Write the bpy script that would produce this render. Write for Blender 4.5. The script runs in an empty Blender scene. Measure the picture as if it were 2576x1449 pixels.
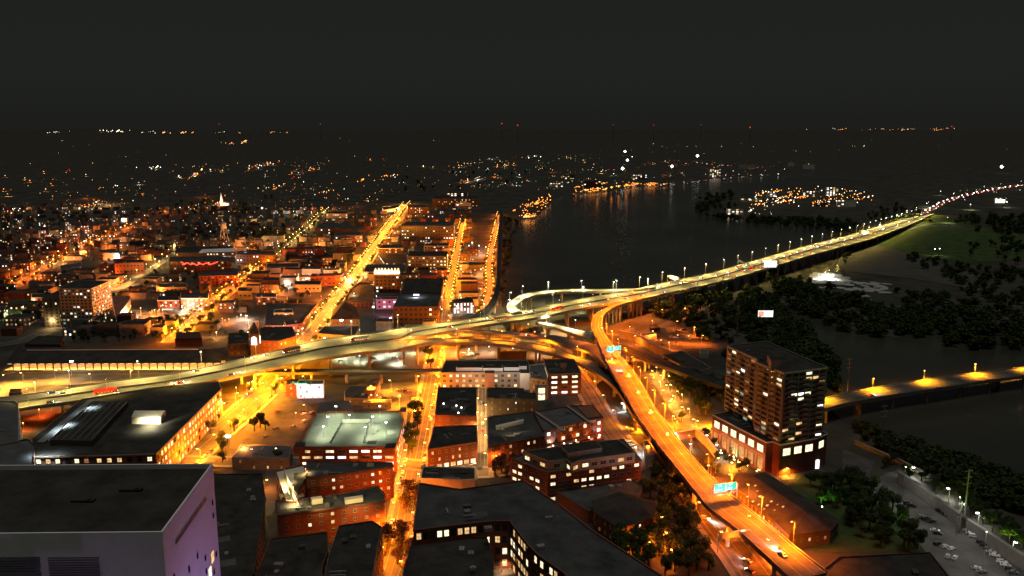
import bpy, bmesh, math, random
from mathutils import Vector, Matrix
random.seed(7)
R=random.Random(11)
scn=bpy.context.scene; COL=scn.collection
# ---------------------------------------------------------------- camera
CAMH=200.0; FPX=2088.0; PITCH=math.radians(10.85)
cam_d=bpy.data.cameras.new('camera'); cam=bpy.data.objects.new('camera',cam_d); COL.objects.link(cam)
cam.location=(0,0,CAMH); cam.rotation_euler=(math.pi/2-PITCH,0,0)
cam_d.sensor_width=36; cam_d.lens=36*FPX/2576; cam_d.clip_start=1; cam_d.clip_end=200000
scn.camera=cam
# ---------------------------------------------------------------- night sky, sky glow
w=bpy.data.worlds.new('World'); scn.world=w; w.use_nodes=True
nt=w.node_tree; nt.nodes.clear()
wo=nt.nodes.new('ShaderNodeOutputWorld'); bg=nt.nodes.new('ShaderNodeBackground')
sk=nt.nodes.new('ShaderNodeTexSky'); sk.sky_type='NISHITA'; sk.sun_disc=False
sk.sun_elevation=math.radians(-4); sk.sun_rotation=math.radians(200); sk.dust_density=3
tc=nt.nodes.new('ShaderNodeTexCoord'); sp=nt.nodes.new('ShaderNodeSeparateXYZ'); cr=nt.nodes.new('ShaderNodeValToRGB')
nt.links.new(tc.outputs['Generated'],sp.inputs[0]); nt.links.new(sp.outputs['Z'],cr.inputs[0])
cr.color_ramp.elements[0].position=0.0; cr.color_ramp.elements[0].color=(.0120,.0125,.0105,1)
cr.color_ramp.elements[1].position=.30; cr.color_ramp.elements[1].color=(.0118,.0134,.0122,1)
e=cr.color_ramp.elements.new(.06); e.color=(.0140,.0158,.0143,1)
mx=nt.nodes.new('ShaderNodeMix'); mx.data_type='RGBA'; mx.blend_type='ADD'; mx.inputs[0].default_value=.02
nt.links.new(cr.outputs[0],mx.inputs[6]); nt.links.new(sk.outputs[0],mx.inputs[7])
nt.links.new(mx.outputs[2],bg.inputs[0]); bg.inputs[1].default_value=1.0
nt.links.new(bg.outputs[0],wo.inputs[0])
md=bpy.data.lights.new('overhead_fill','SUN'); md.energy=.74; md.angle=math.radians(25); md.color=(1,.98,.88)  # added overhead fill lifting dark ground and roofs, not a moon
mo=bpy.data.objects.new('overhead_fill',md); COL.objects.link(mo); mo.rotation_euler=(math.radians(6),0,math.radians(20))
vs=scn.view_settings; vs.view_transform='Standard'; vs.look='None'; vs.exposure=0; vs.gamma=1; vs.use_curve_mapping=False
c=scn.cycles
c.max_bounces=4; c.diffuse_bounces=2; c.glossy_bounces=2; c.transmission_bounces=1; c.transparent_max_bounces=4
c.sample_clamp_indirect=1.5; c.use_light_tree=True; c.caustics_reflective=False; c.caustics_refractive=False
c.use_denoising=True; c.use_adaptive_sampling=False
try: c.denoiser='OPENIMAGEDENOISE'; c.denoising_input_passes='RGB_ALBEDO_NORMAL'; c.denoising_prefilter='ACCURATE'
except Exception: pass
# ---------------------------------------------------------------- projection helpers (photo read at 2576 x 1449)
_s,_c=math.sin(PITCH),math.cos(PITCH)
def P(x,y,z=0.0):
    dx=(x-1288)/FPX; dy=-(y-724.5)/FPX
    d=Vector((dx,_c+dy*_s,-_s+dy*_c))
    t=(z-CAMH)/d.z
    return Vector((d.x*t,d.y*t,z))
def proj(p):
    d=Vector(p)-Vector((0,0,CAMH)); f=d.y*_c-d.z*_s; u=d.y*_s+d.z*_c
    if f<=1: return (-9999,-9999)
    return (1288+FPX*d.x/f,724.5-FPX*u/f)
def seen(p,m=25):
    x,y=proj(p); return -m<x<2576+m and -m<y<1449+m
def zat(x,y,zb,ytop):
    b=P(x,y,zb); lo,hi=zb,195
    for _ in range(40):
        mid=(lo+hi)/2
        if proj((b.x,b.y,mid))[1]>ytop: lo=mid
        else: hi=mid
    return lo
def para(a,b,c): return a+c-b
ORD="first second third fourth fifth sixth seventh eighth ninth tenth eleventh twelfth thirteenth fourteenth fifteenth sixteenth seventeenth eighteenth nineteenth".split()
TEN={2:'twent',3:'thirt',4:'fort',5:'fift',6:'sixt',7:'sevent',8:'eight',9:'ninet'}
def nth(i):
    i+=1
    if i<20: return ORD[i-1]
    t,u=divmod(i,10)
    if t>9: return '%dth'%i
    return TEN[t]+('ieth' if u==0 else 'y-'+ORD[u-1])
# ---------------------------------------------------------------- materials
MATS={}
def mat(name,col,rough=.85,spec=.2,var=.25,scale=.15,metal=0,coord='pos'):
    if name in MATS: return MATS[name]
    m=bpy.data.materials.new(name); m.use_nodes=True; n=m.node_tree; b=n.nodes['Principled BSDF']
    b.inputs['Roughness'].default_value=rough; b.inputs['Metallic'].default_value=metal
    b.inputs['Specular IOR Level'].default_value=spec
    if var>0:
        g=n.nodes.new('ShaderNodeNewGeometry') if coord=='pos' else n.nodes.new('ShaderNodeTexCoord')
        src=g.outputs['Position'] if coord=='pos' else g.outputs['Object']
        no=n.nodes.new('ShaderNodeTexNoise'); no.inputs['Scale'].default_value=scale; no.inputs['Detail'].default_value=6; no.inputs['Roughness'].default_value=.65
        r=n.nodes.new('ShaderNodeValToRGB'); n.links.new(src,no.inputs['Vector']); n.links.new(no.outputs[0],r.inputs[0])
        r.color_ramp.elements[0].position=.3; r.color_ramp.elements[1].position=.7
        r.color_ramp.elements[0].color=tuple(v*(1-var) for v in col)+(1,); r.color_ramp.elements[1].color=tuple(min(1,v*(1+var)) for v in col)+(1,)
        n.links.new(r.outputs[0],b.inputs['Base Color'])
    else: b.inputs['Base Color'].default_value=tuple(col)+(1,)
    MATS[name]=m; return m
def brickmat(name,col,mortar,sc=1.0):
    if name in MATS: return MATS[name]
    m=mat(name,col,.9,.15,.3,.4); n=m.node_tree
    b=n.nodes['Principled BSDF']; g=n.nodes.new('ShaderNodeTexCoord')
    br=n.nodes.new('ShaderNodeTexBrick'); br.inputs['Scale'].default_value=sc; br.inputs['Mortar Size'].default_value=.03
    br.inputs['Brick Width'].default_value=.9; br.inputs['Row Height'].default_value=.35
    mp=n.nodes.new('ShaderNodeMapping'); mp.inputs['Rotation'].default_value=(math.pi/2,0,0)
    n.links.new(g.outputs['Object'],mp.inputs[0]); n.links.new(mp.outputs[0],br.inputs[0])
    old=b.inputs['Base Color'].links[0].from_socket
    n.links.new(old,br.inputs['Color1']); br.inputs['Color2'].default_value=tuple(v*.75 for v in col)+(1,)
    br.inputs['Mortar'].default_value=tuple(mortar)+(1,)
    n.links.new(br.outputs[0],b.inputs['Base Color']); return m
def glow(name,col,st,vary=0):
    if name in MATS: return MATS[name]
    m=bpy.data.materials.new(name); m.use_nodes=True; n=m.node_tree; b=n.nodes['Principled BSDF']
    b.inputs['Base Color'].default_value=(.02,.02,.02,1); b.inputs['Emission Color'].default_value=tuple(col)+(1,); b.inputs['Emission Strength'].default_value=st
    if vary:
        g=n.nodes.new('ShaderNodeNewGeometry'); no=n.nodes.new('ShaderNodeTexNoise'); no.inputs['Scale'].default_value=.55; no.inputs['Detail'].default_value=4
        mr=n.nodes.new('ShaderNodeMapRange'); mr.inputs[1].default_value=.32; mr.inputs[2].default_value=.68; mr.inputs[3].default_value=st*(1-vary); mr.inputs[4].default_value=st*(1+vary*.6)
        n.links.new(g.outputs['Position'],no.inputs['Vector']); n.links.new(no.outputs[0],mr.inputs[0]); n.links.new(mr.outputs[0],b.inputs['Emission Strength'])
    m.cycles.emission_sampling='NONE'; MATS[name]=m; return m
M=dict(
 soil=mat('dark_ground',(.045,.043,.036),.95,.05,.5,.02), asphalt=mat('asphalt',(.058,.056,.053),.8,.25,.55,.11), lot=mat('lot_asphalt',(.07,.067,.063),.85,.2,.5,.07),
 conc=mat('concrete',(.17,.165,.15),.85,.2,.2,.2), deck=mat('deck_concrete',(.13,.125,.11),.8,.2,.22,.1), gdeck=mat('garage_deck',(.115,.118,.095),.8,.2,.1,.2), pier=mat('pier_concrete',(.3,.28,.25),.9,.15,.2,.3),
 line=mat('white_marking',(.3,.3,.27),.7,.2,.15,1.), yline=mat('yellow_marking',(.55,.38,.06),.7,.2,.15,1.),
 grass=mat('grass',(.042,.062,.022),.95,.05,.45,.05), roof=mat('dark_roof',(.05,.05,.05),.9,.15,.5,.09), roof2=mat('grey_roof',(.075,.075,.078),.85,.2,.3,.12),
 roofb=mat('black_roof',(.034,.032,.029),.9,.1,.5,.12), metal=mat('galvanised_metal',(.35,.35,.35),.5,.4,.1,1,.6), steel=mat('dark_steel',(.06,.06,.06),.6,.3,.2,.5,.3),
 brick=brickmat('red_brick',(.17,.045,.025),(.17,.1,.07),.6), brickd=brickmat('dark_brick',(.08,.038,.026),(.12,.09,.08),.6), bricko=brickmat('orange_brick',(.22,.09,.05),(.25,.2,.16),.6),
 beige=mat('beige_render',(.24,.2,.15),.85,.2,.15,.3), cream=mat('cream_paint',(.5,.46,.38),.8,.2,.1,.3), white=mat('white_paint',(.66,.65,.65),.75,.2,.08,.2),
 grey=mat('grey_render',(.17,.165,.16),.85,.2,.2,.3), dark=mat('dark_cladding',(.07,.065,.062),.8,.2,.2,.3), stone=mat('stone',(.3,.26,.22),.9,.15,.2,.4),
 glass=mat('dark_glass',(.02,.022,.026),.15,.5,.2,.5), frame=mat('window_frame',(.3,.28,.25),.7,.2,0), bark=mat('bark',(.06,.045,.032),.95,.05,.3,1),
 leaf=mat('leaves',(.036,.052,.014),.9,.05,.6,.9), leafd=mat('dark_leaves',(.026,.036,.014),.9,.05,.6,.7), leafr=mat('autumn_leaves',(.13,.05,.022),.9,.05,.5,.8), rubber=mat('rubber',(.02,.02,.02),.9,.1,0),
 sand=mat('sand_bank',(.062,.058,.05),.9,.1,.25,.03), foam=mat('white_water',(.7,.7,.68),.8,.1,.3,.3),
)
def watermat():
    m=mat('river_water',(.034,.033,.026),.22,.35,.4,.004); n=m.node_tree; b=n.nodes['Principled BSDF']
    g=n.nodes.new('ShaderNodeNewGeometry'); no=n.nodes.new('ShaderNodeTexNoise'); no.inputs['Scale'].default_value=.12; no.inputs['Detail'].default_value=3
    bp=n.nodes.new('ShaderNodeBump'); bp.inputs['Strength'].default_value=.35; bp.inputs['Distance'].default_value=.6
    n.links.new(g.outputs['Position'],no.inputs['Vector']); n.links.new(no.outputs[0],bp.inputs['Height']); n.links.new(bp.outputs[0],b.inputs['Normal']); return m
M['water']=watermat()
SOD=(1,.18,.008); YEL=(1,.31,.015); PALE=(1,.80,.30); WHT=(.95,1,.88); COOL=(.75,.92,1); RED=(1,.08,.01)
G=dict(sod=glow('sodium_lamp',(1,.42,.08),14), yel=glow('yellow_lamp',(1,.62,.2),14), wht=glow('white_lamp',(1,.97,.9),16), red=glow('red_beacon',(1,.02,.01),5),
 w1=glow('window_bright',(1,.86,.55),1.7,.5), w2=glow('window_warm',(1,.62,.26),1.1,.6), w3=glow('window_dim',(1,.42,.16),.32,.7), w4=glow('window_white',(.96,.98,1),2.2,.4), w5=glow('window_cool',(.5,.8,.62),.5,.6),
 head=glow('headlight_on',(1,.96,.85),22), tail=glow('taillight_on',(1,.03,.015),9), org=glow('marker_light',(1,.25,.04),7),
 sodf=glow('far_sodium',(1,.28,.03),4.5), yelf=glow('far_yellow',(1,.6,.22),3.8), whtf=glow('far_white',(.95,1,.92),4.5), flood=glow('flood_lamp',(.97,1,.88),14), redf=glow('far_red',(1,.03,.01),2.2), grnf=glow('far_green',(.1,.9,.4),1.5), dimf=glow('far_dim',(.9,.5,.15),1.0))
# ---------------------------------------------------------------- object helpers
def tag(o,label=None,cat=None,group=None,kind=None):
    if label: o['label']=label
    if cat: o['category']=cat
    if group: o['group']=group
    if kind: o['kind']=kind
    return o
def empty(name,loc=(0,0,0),rz=0,label=None,cat=None,group=None):
    o=bpy.data.objects.new(name,None); COL.objects.link(o); o.location=loc; o.rotation_euler=(0,0,rz); o.empty_display_size=.5
    return tag(o,label,cat,group)
class MB:
    def __init__(s): s.v=[]; s.f=[]; s.m=[]
    def add(s,vs,fs,mi=0):
        b=len(s.v); s.v+= [tuple(v) for v in vs]; s.f+=[tuple(b+i for i in f) for f in fs]; s.m+=[mi]*len(fs); return s
    def quad(s,a,b,c,d,mi=0): return s.add([a,b,c,d],[(0,1,2,3)],mi)
    def box(s,c,d,rz=0,mi=0,taper=1.0):
        cx,cy,cz=c; hx,hy,hz=d[0]/2,d[1]/2,d[2]/2; cs,sn=math.cos(rz),math.sin(rz); vs=[]
        for k in (-1,1):
            t=taper if k>0 else 1
            for (i,j) in ((-1,-1),(1,-1),(1,1),(-1,1)):
                x,y=i*hx*t,j*hy*t; vs.append((cx+x*cs-y*sn,cy+x*sn+y*cs,cz+k*hz))
        return s.add(vs,[(3,2,1,0),(4,5,6,7),(0,1,5,4),(1,2,6,5),(2,3,7,6),(3,0,4,7)],mi)
    def tube(s,a,b,r0,r1=None,n=6,mi=0,caps=True):
        a=Vector(a); b=Vector(b); r1=r0 if r1 is None else r1; d=(b-a).normalized()
        u=d.cross(Vector((0,0,1)) if abs(d.z)<.9 else Vector((1,0,0))).normalized(); v=d.cross(u); vs=[]
        for p,r in ((a,r0),(b,r1)):
            for k in range(n):
                t=2*math.pi*k/n; vs.append(p+u*(r*math.cos(t))+v*(r*math.sin(t)))
        fs=[(k,(k+1)%n,n+(k+1)%n,n+k) for k in range(n)]
        if caps: fs+=[tuple(range(n-1,-1,-1)),tuple(range(n,2*n))]
        return s.add(vs,fs,mi)
    def octa(s,c,r,mi=0,rz=None):
        x,y,z=c; h=rz or r
        return s.add([(x+r,y,z),(x,y+r,z),(x-r,y,z),(x,y-r,z),(x,y,z+h),(x,y,z-h)],[(0,1,4),(1,2,4),(2,3,4),(3,0,4),(1,0,5),(2,1,5),(3,2,5),(0,3,5)],mi)
    def prism(s,pts,z0,z1,mi=0,top=True,bot=False):
        n=len(pts); vs=[(p[0],p[1],z0) for p in pts]+[(p[0],p[1],z1) for p in pts]
        fs=[(i,(i+1)%n,n+(i+1)%n,n+i) for i in range(n)]
        if top: fs.append(tuple(range(n,2*n)))
        if bot: fs.append(tuple(range(n-1,-1,-1)))
        return s.add(vs,fs,mi)
    def mesh(s,name,mats):
        me=bpy.data.meshes.new(name); me.from_pydata(s.v,[],s.f)
        if not isinstance(mats,(list,tuple)): mats=[mats]
        for m in mats: me.materials.append(m)
        if len(mats)>1: me.polygons.foreach_set('material_index',s.m)
        me.update(); return me
    def build(s,name,mats,parent=None,off=None):
        if off is not None: s.v=[(v[0]-off[0],v[1]-off[1],v[2]-off[2]) for v in s.v]
        o=bpy.data.objects.new(name,s.mesh(name,mats)); COL.objects.link(o)
        if parent is not None: o.parent=parent
        elif off is not None: o.location=off
        return o
def link(name,me,parent=None,loc=(0,0,0),rz=0,scale=None):
    o=bpy.data.objects.new(name,me); COL.objects.link(o)
    if parent is not None: o.parent=parent
    o.location=loc; o.rotation_euler=(0,0,rz)
    if scale: o.scale=scale
    return o
def spot(parent,loc,power,col,ang=150,blend=.7,rad=.25,aim=None,name='lamp_light'):
    power*=LF; key=(round(power,1),col,ang,blend,rad)
    d=SPOTS.get(key)
    if d is None:
        d=bpy.data.lights.new(name,'SPOT'); d.energy=power; d.color=col; d.spot_size=math.radians(ang); d.spot_blend=blend; d.shadow_soft_size=rad; SPOTS[key]=d
    o=bpy.data.objects.new(name,d); COL.objects.link(o); o.location=loc
    if aim is not None: o.rotation_euler=Vector(aim).to_track_quat('-Z','Y').to_euler()
    if parent is not None: o.parent=parent
    return o
def bulb(parent,loc,power,col,rad=.25,name='lamp_light'):
    power*=LF; key=('pt',round(power,1),col,rad); d=SPOTS.get(key)
    if d is None: d=bpy.data.lights.new(name,'POINT'); d.energy=power; d.color=col; d.shadow_soft_size=rad; SPOTS[key]=d
    o=bpy.data.objects.new(name,d); COL.objects.link(o); o.location=loc; o.parent=parent; return o
SPOTS={}; LF=2.1
def ccw(pts):
    a=sum(pts[i][0]*pts[(i+1)%len(pts)][1]-pts[(i+1)%len(pts)][0]*pts[i][1] for i in range(len(pts)))
    return list(pts) if a>0 else list(reversed(pts))
def crom(pts,k=4):
    out=[]; n=len(pts)
    for i in range(n-1):
        p0=pts[max(i-1,0)]; p1=pts[i]; p2=pts[i+1]; p3=pts[min(i+2,n-1)]
        for j in range(k):
            t=j/k; out.append(.5*((2*p1)+(p2-p0)*t+(2*p0-5*p1+4*p2-p3)*t*t+(3*p1-p0-3*p2+p3)*t**3))
    out.append(pts[-1].copy()); return out
def walk(pts,step,start=0):
    "points every step metres along a polyline with direction"
    res=[]; need=start; 
    for a,b in zip(pts[:-1],pts[1:]):
        L=(b-a).length
        while need<=L and L>0:
            res.append((a+(b-a)*(need/L),(b-a).normalized())); need+=step
        need-=L
    return res
FOOT=[]   # occupied footprints (x,y,r)
STREETS=[]  # (pts,width)
# ---------------------------------------------------------------- windows and buildings
WM={}
def winmesh(w,h,g,near):
    key=(round(w,2),round(h,2),g,near)
    if key not in WM:
        b=MB(); hw,hh=w/2,h/2; gm=G[g] if g in G else M['glass']
        if near:
            f=.13
            b.box((0,.05,0),(w-2*f,.06,h-2*f),mi=0)
            b.box((-hw+f/2,.06,0),(f,.14,h),mi=1); b.box((hw-f/2,.06,0),(f,.14,h),mi=1)
            b.box((0,.06,hh-f/2),(w-2*f,.14,f),mi=1); b.box((0,.09,-hh+f/2),(w-2*f,.22,f),mi=1)
            b.box((0,.1,0),(.09,.05,h-2*f),mi=1)
            if h>1.2: b.box((-w/4,.1,0),(w/2-f-.05,.05,.08),mi=1); b.box((w/4,.1,0),(w/2-f-.05,.05,.08),mi=1)
            WM[key]=b.mesh('window',[gm,M['frame']])
        else:
            b.box((0,.05,0),(w,.12,h)); WM[key]=b.mesh('window',[gm])
    return WM[key]
def facade(root,o,a,b,z0,z1,rows,sp,win,lit,mats,near,dark,rng,skip=(),maxn=100,cnt=None,edge=.8,shop=None):
    L=(b-a).length; 
    if L<sp: return []
    n=max(1,int((L-2*edge)/sp)); d=(b-a).normalized(); nr=Vector((d.y,-d.x,0)); rz=math.atan2(nr.y,nr.x)-math.pi/2
    fh=(z1-z0)/rows; st=(L-2*edge)/n; out=[]
    for r in range(rows):
        if r in skip: continue
        for i in range(n):
            p=a+d*(edge+st*(i+.5))+nr*.02; on=rng.random()<lit
            if not on and not dark: continue
            ww,wh=win
            if shop and r==0: ww,wh=min(st*.8,3.2),fh*.62; on=rng.random()<shop
            g=rng.choice(mats) if on else 'glass'
            if not on and not dark: continue
            out.append((on,p.x-o.x,p.y-o.y,z0+fh*(r+.52)-o.z,rz,ww,wh,g))
    return out
def bld(name,label,cat,px,z,wall='brick',roof='roof',rows=0,zb=0,sp=3.6,win=(1.4,1.8),lit=.25,mats=('w2','w1','w3'),parapet=.8,near=False,cornice=None,units=0,dark=None,world=False,skip=(),shop=None,group=None,seed=None,facerows=None):
    pts=[Vector((p[0],p[1],0)) for p in (px if world else [P(x,y,z) for x,y in px])]
    pts=ccw(pts); n=len(pts); o=sum(pts,Vector())/n; o.z=zb
    FOOT.append((o.x,o.y,max((p-Vector((o.x,o.y,0))).length for p in pts)))
    root=empty(name,o,0,label,cat,group); rng=random.Random(seed if seed is not None else int(o.x*7+o.y*13)&65535)
    loc=[(p.x-o.x,p.y-o.y) for p in pts]
    # inset for the parapet
    ins=[]
    t=.35
    for i in range(n):
        p=Vector(loc[i]); a=Vector(loc[i-1]); b=Vector(loc[(i+1)%n]); d1=(p-a).normalized(); d2=(b-p).normalized()
        n1=Vector((-d1.y,d1.x)); n2=Vector((-d2.y,d2.x)); m=(n1+n2); q=m.length
        ins.append(tuple(p+(m/q*min(t/max(.3,q/2),1.2) if q>1e-3 else n1*t)))
    h=z-zb; wb=MB(); wb.prism(loc,0,h,top=False)
    if parapet>0:
        k=len(wb.v); wb.v+=[(x,y,h) for x,y in loc]+[(x,y,h) for x,y in ins]+[(x,y,h-parapet) for x,y in ins]
        for i in range(n):
            j=(i+1)%n; wb.f+=[(k+i,k+j,k+n+j,k+n+i),(k+n+i,k+n+j,k+2*n+j,k+2*n+i)]; wb.m+=[0,0]
    wb.build('wall',M[wall],root)
    rb=MB(); rz=h-parapet*.98 if parapet>0 else h+.02
    src=ins if parapet>0 else loc
    rb.add([(x,y,rz) for x,y in src]+[(x,y,rz-.3) for x,y in src],[tuple(range(n))]+[(i,n+i,n+(i+1)%n,(i+1)%n) for i in range(n)])
    rb.build('roof',M[roof],root)
    if cornice:
        cb=MB()
        for i in range(n):
            a=Vector(loc[i]); b=Vector(loc[(i+1)%n]); d=(b-a); L=d.length
            if L<2: continue
            m=(a+b)/2; an=math.atan2(d.y,d.x); nr=Vector((d.y,-d.x)).normalized()*.16
            cb.box((m.x+nr.x,m.y+nr.y,h-.45),(L,.36,.8),an)
        cb.build('cornice',M[cornice],root)
    if rows:
        if dark is None: dark=near
        W=[]
        for i in range(n):
            a,b=pts[i],pts[(i+1)%n]; m=(a+b)/2; d=(b-a).normalized(); nr=Vector((d.y,-d.x,0))
            if nr.dot(Vector((0,0,CAMH))-Vector((m.x,m.y,0)))<=nr.z and nr.x*(-m.x)+nr.y*(-m.y)<=0: continue
            W+=facade(root,o,a,b,zb,z-parapet,rows,sp,win,lit,mats,near,dark,rng,skip,shop=shop)
        W.sort(key=lambda w:not w[0])
        for (on,x,y,zz,rz_,ww,wh,g) in W[:99]: link('window',winmesh(ww,wh,g,near),root,(x,y,zz),rz_)
        if len(W)>99:
            wb=MB(); mm=[]
            for (on,x,y,zz,rz_,ww,wh,g) in W[99:]:
                gm=G[g] if g in G else M['glass']
                if gm not in mm: mm.append(gm)
                c_,s_=math.cos(rz_),math.sin(rz_); wb.box((x-.05*s_,y+.05*c_,zz),(ww,.12,wh),rz_,mm.index(gm))
            tag(wb.build('windows',mm,root),kind='stuff')
    if units:
        xs=[p[0] for p in loc]; ys=[p[1] for p in loc]
        for k in range(units):
            f=rng.random(); i=rng.randrange(n); j=(i+1)%n
            cx=(loc[i][0]*(1-f)+loc[j][0]*f)*.55; cy=(loc[i][1]*(1-f)+loc[j][1]*f)*.55
            u=MB(); s1,s2,s3=rng.uniform(1.6,4),rng.uniform(1.4,3),rng.uniform(.9,2)
            u.box((0,0,s3/2),(s1,s2,s3)); u.tube((s1*.2,0,s3),(s1*.2,0,s3+.25),.45,n=8); u.tube((-s1*.25,0,s3),(-s1*.25,0,s3+.25),.45,n=8)
            uo=u.build('roof_unit',M[rng.choice(['grey','metal','roof2'])],root); uo.location=(cx,cy,rz); uo.rotation_euler=(0,0,math.atan2(loc[1][1]-loc[0][1],loc[1][0]-loc[0][0]))
    if near and h>6 and len(px)>=4 and parapet>0:
        A_=Vector(loc[0]); B_=Vector(loc[1]); C_=Vector(loc[2]); D_=Vector(loc[-1])
        for k in range(4):
            u,v=rng.uniform(.15,.75),rng.uniform(.15,.75); p=(A_*(1-u)+B_*u)*(1-v)+(D_*(1-u)+C_*u)*v; d=(B_-A_).normalized(); an=math.atan2(d.y,d.x)+(math.pi/2 if rng.random()<.4 else 0)
            pb=MB()
            if k<2: pb.box((0,0,.03+.01*k),(rng.uniform(4,11),rng.uniform(2,6),.05)); q=pb.build('roof_patch',M[rng.choice(['roofb','roof2','dark'])],root)
            else:
                L=rng.uniform(4,10); pb.box((0,0,.5),(L,.7,.6)); pb.box((L/2,0,.25),(.9,.9,.5)); pb.tube((-L/2,1.2,0),(-L/2,1.2,1.1),.2,n=6); pb.tube((L*.2,-1.4,0),(L*.2,-1.4,.8),.3,n=6); q=pb.build('roof_duct',M[rng.choice(['metal','grey'])],root)
            q.location=(p.x,p.y,rz+.02); q.rotation_euler=(0,0,an)
    return root,pts,o
# ---------------------------------------------------------------- trees
def crownmesh(name,n,size,lm,seed,flat=1.0):
    rg=random.Random(seed); b=MB(); lobes=[]
    for k in range(9):
        a=rg.uniform(0,6.28); r=rg.uniform(.15,.62); lobes.append((r*math.cos(a),r*math.sin(a),rg.uniform(-.45,.62)*flat,rg.uniform(.26,.46)))
    lobes.append((0,0,.25,.5))
    for i in range(n):
        lx,ly,lz,lr=rg.choice(lobes); v=Vector((rg.gauss(0,1),rg.gauss(0,1),rg.gauss(0,.85))).normalized()*lr*rg.uniform(.55,1.08)
        p=Vector((lx,ly,lz))+v; u=Vector((rg.gauss(0,1),rg.gauss(0,1),rg.gauss(0,.6))).normalized(); w_=u.cross(v.normalized()+Vector((.1,.2,.3))).normalized()
        s=size*rg.uniform(.55,1.3); t=s*rg.uniform(.5,.9)
        b.quad(p-u*s-w_*t*.3,p+w_*t*-1,p+u*s+w_*t*.3,p+w_*t,rg.randrange(2))
    return b.mesh(name,lm)
CR={}
for k in range(3):
    CR['near',k]=crownmesh('crown_mesh',1500,.085,[M['leaf'],M['leafd']],k)
    CR['far',k]=crownmesh('crown_mesh',260,.17,[M['leafd'],M['leaf']],10+k)
    CR['red',k]=crownmesh('crown_mesh',1100,.085,[M['leafr'],M['leafd']],20+k)
tb=MB(); tb.tube((0,0,0),(0,0,.5),.045,.028,7); 
for k in range(5):
    a=k*1.3; tb.tube((0,0,.32+.05*k),(.22*math.cos(a),.22*math.sin(a),.62+.04*k),.018,.006,5)
TRUNK=tb.mesh('trunk_mesh',M['bark'])
NT=[0]
def tree(p,h,label,kind='near',group=None,name='street_tree',wid=.42):
    NT[0]+=1; k=NT[0]%3; rz=(NT[0]*2.4)%6.28
    t=empty(name,p,rz,label,'tree',group)
    link('trunk',TRUNK,t,(0,0,0),0,(h,h,h)); link('crown',CR[kind,k],t,(0,0,h*.6),0,(h*wid,h*wid,h*.42)); return t
# ---------------------------------------------------------------- vehicles
CARC=dict(white=(.6,.6,.6),silver=(.34,.35,.36),grey=(.13,.13,.14),black=(.018,.018,.02),red=(.3,.015,.012),blue=(.03,.06,.2),green=(.02,.12,.07),beige=(.35,.3,.22))
CM={}
def carparts(col,kind):
    if (col,kind) in CM: return CM[col,kind]
    L,W=(4.6,1.82) if kind=='car' else (5.0,1.95); H=1.46 if kind=='car' else 1.8
    p=mat('paint_'+col,CARC[col],.35,.5,0)
    if kind=='car': prof=[(-L/2,.35),(-L/2,.85),(-L/2+.5,.97),(-.75-.5,H-.06),(-.6,H),(.35,H-.02),(1.05,.98),(L/2-.15,.82),(L/2,.6),(L/2,.35)]
    else: prof=[(-L/2,.4),(-L/2,1.1),(-L/2+.25,H-.1),(-1.4,H),(.5,H),(1.15,1.12),(L/2-.2,1.0),(L/2,.75),(L/2,.4)]
    b=MB(); n=len(prof); vs=[]
    for sgn in (-1,1):
        for x,z in prof: vs.append((x,sgn*W/2*(1 if z<1 else .8),z))
    b.add(vs,[tuple(range(n)),tuple(range(2*n-1,n-1,-1))]+[(i,n+i,n+(i+1)%n,(i+1)%n) for i in range(n)])
    body=b.mesh('car_body_mesh',p)
    g=MB()
    for sgn in (-1,1): g.box((-.25,sgn*W*.405,H-.3),(1.9,.05,.34))
    x1,z1,x2,z2=(.35,H-.05,1.03,1.0) if kind=='car' else (.52,H-.05,1.13,1.14)
    g.add([(x1+.06,-W*.38,z1),(x1+.06,W*.38,z1),(x2+.06,W*.42,z2+.02),(x2+.06,-W*.42,z2+.02)],[(0,1,2,3)])
    x1,z1,x2,z2=(-1.28,H-.08,-L/2+.5,.99) if kind=='car' else (-L/2+.2,H-.15,-L/2-.02,1.15)
    g.add([(x1-.05,-W*.38,z1),(x1-.05,W*.38,z1),(x2-.05,W*.42,z2+.03),(x2-.05,-W*.42,z2+.03)],[(3,2,1,0)])
    CM[col,kind]=(body,g.mesh('car_glass_mesh',M['glass']),L,W); return CM[col,kind]
wb_=MB(); wb_.tube((0,-.11,0),(0,.11,0),.33,n=10); WHEEL=wb_.mesh('wheel_mesh',M['rubber'])
def lampmesh(s,m): b=MB(); b.box((0,0,0),s); return b.mesh('vehicle_light_mesh',m)
HL={1:lampmesh((.12,.36,.2),G['head']),0:lampmesh((.1,.34,.16),mat('lens_white',(.5,.5,.5),.2,.5,0))}
TL={1:lampmesh((.12,.4,.2),G['tail']),0:lampmesh((.1,.3,.16),mat('lens_red',(.2,.01,.01),.3,.5,0))}
NC=[0]
def car(p,rz,col,label,on=0,kind='car',name='parked_car',group=None,wheels=True,beam=0,big=1.0):
    body,gl,L,W=carparts(col,kind)
    t=empty(name,p,rz,label,'car' if kind=='car' else 'van',group)
    link('body',body,t); link('windows',gl,t)
    if wheels:
        for sx in (-1,1):
            for sy in (-1,1): link('wheel',WHEEL,t,(sx*L*.3,sy*(W/2-.06),.33))
    for sy in (-1,1):
        link('headlight',HL[on],t,(L/2+.02,sy*.62,.68),0,(1,big,big)); link('tail_light',TL[on],t,(-L/2-.02,sy*.6,.78),0,(1,big,big))
    if beam: spot(t,(L/2+.4,0,.9),beam,(.85,.95,1),70,.8,.2,aim=(1,0,-.16),name='headlight_beam')
    return t
TM={}
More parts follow.
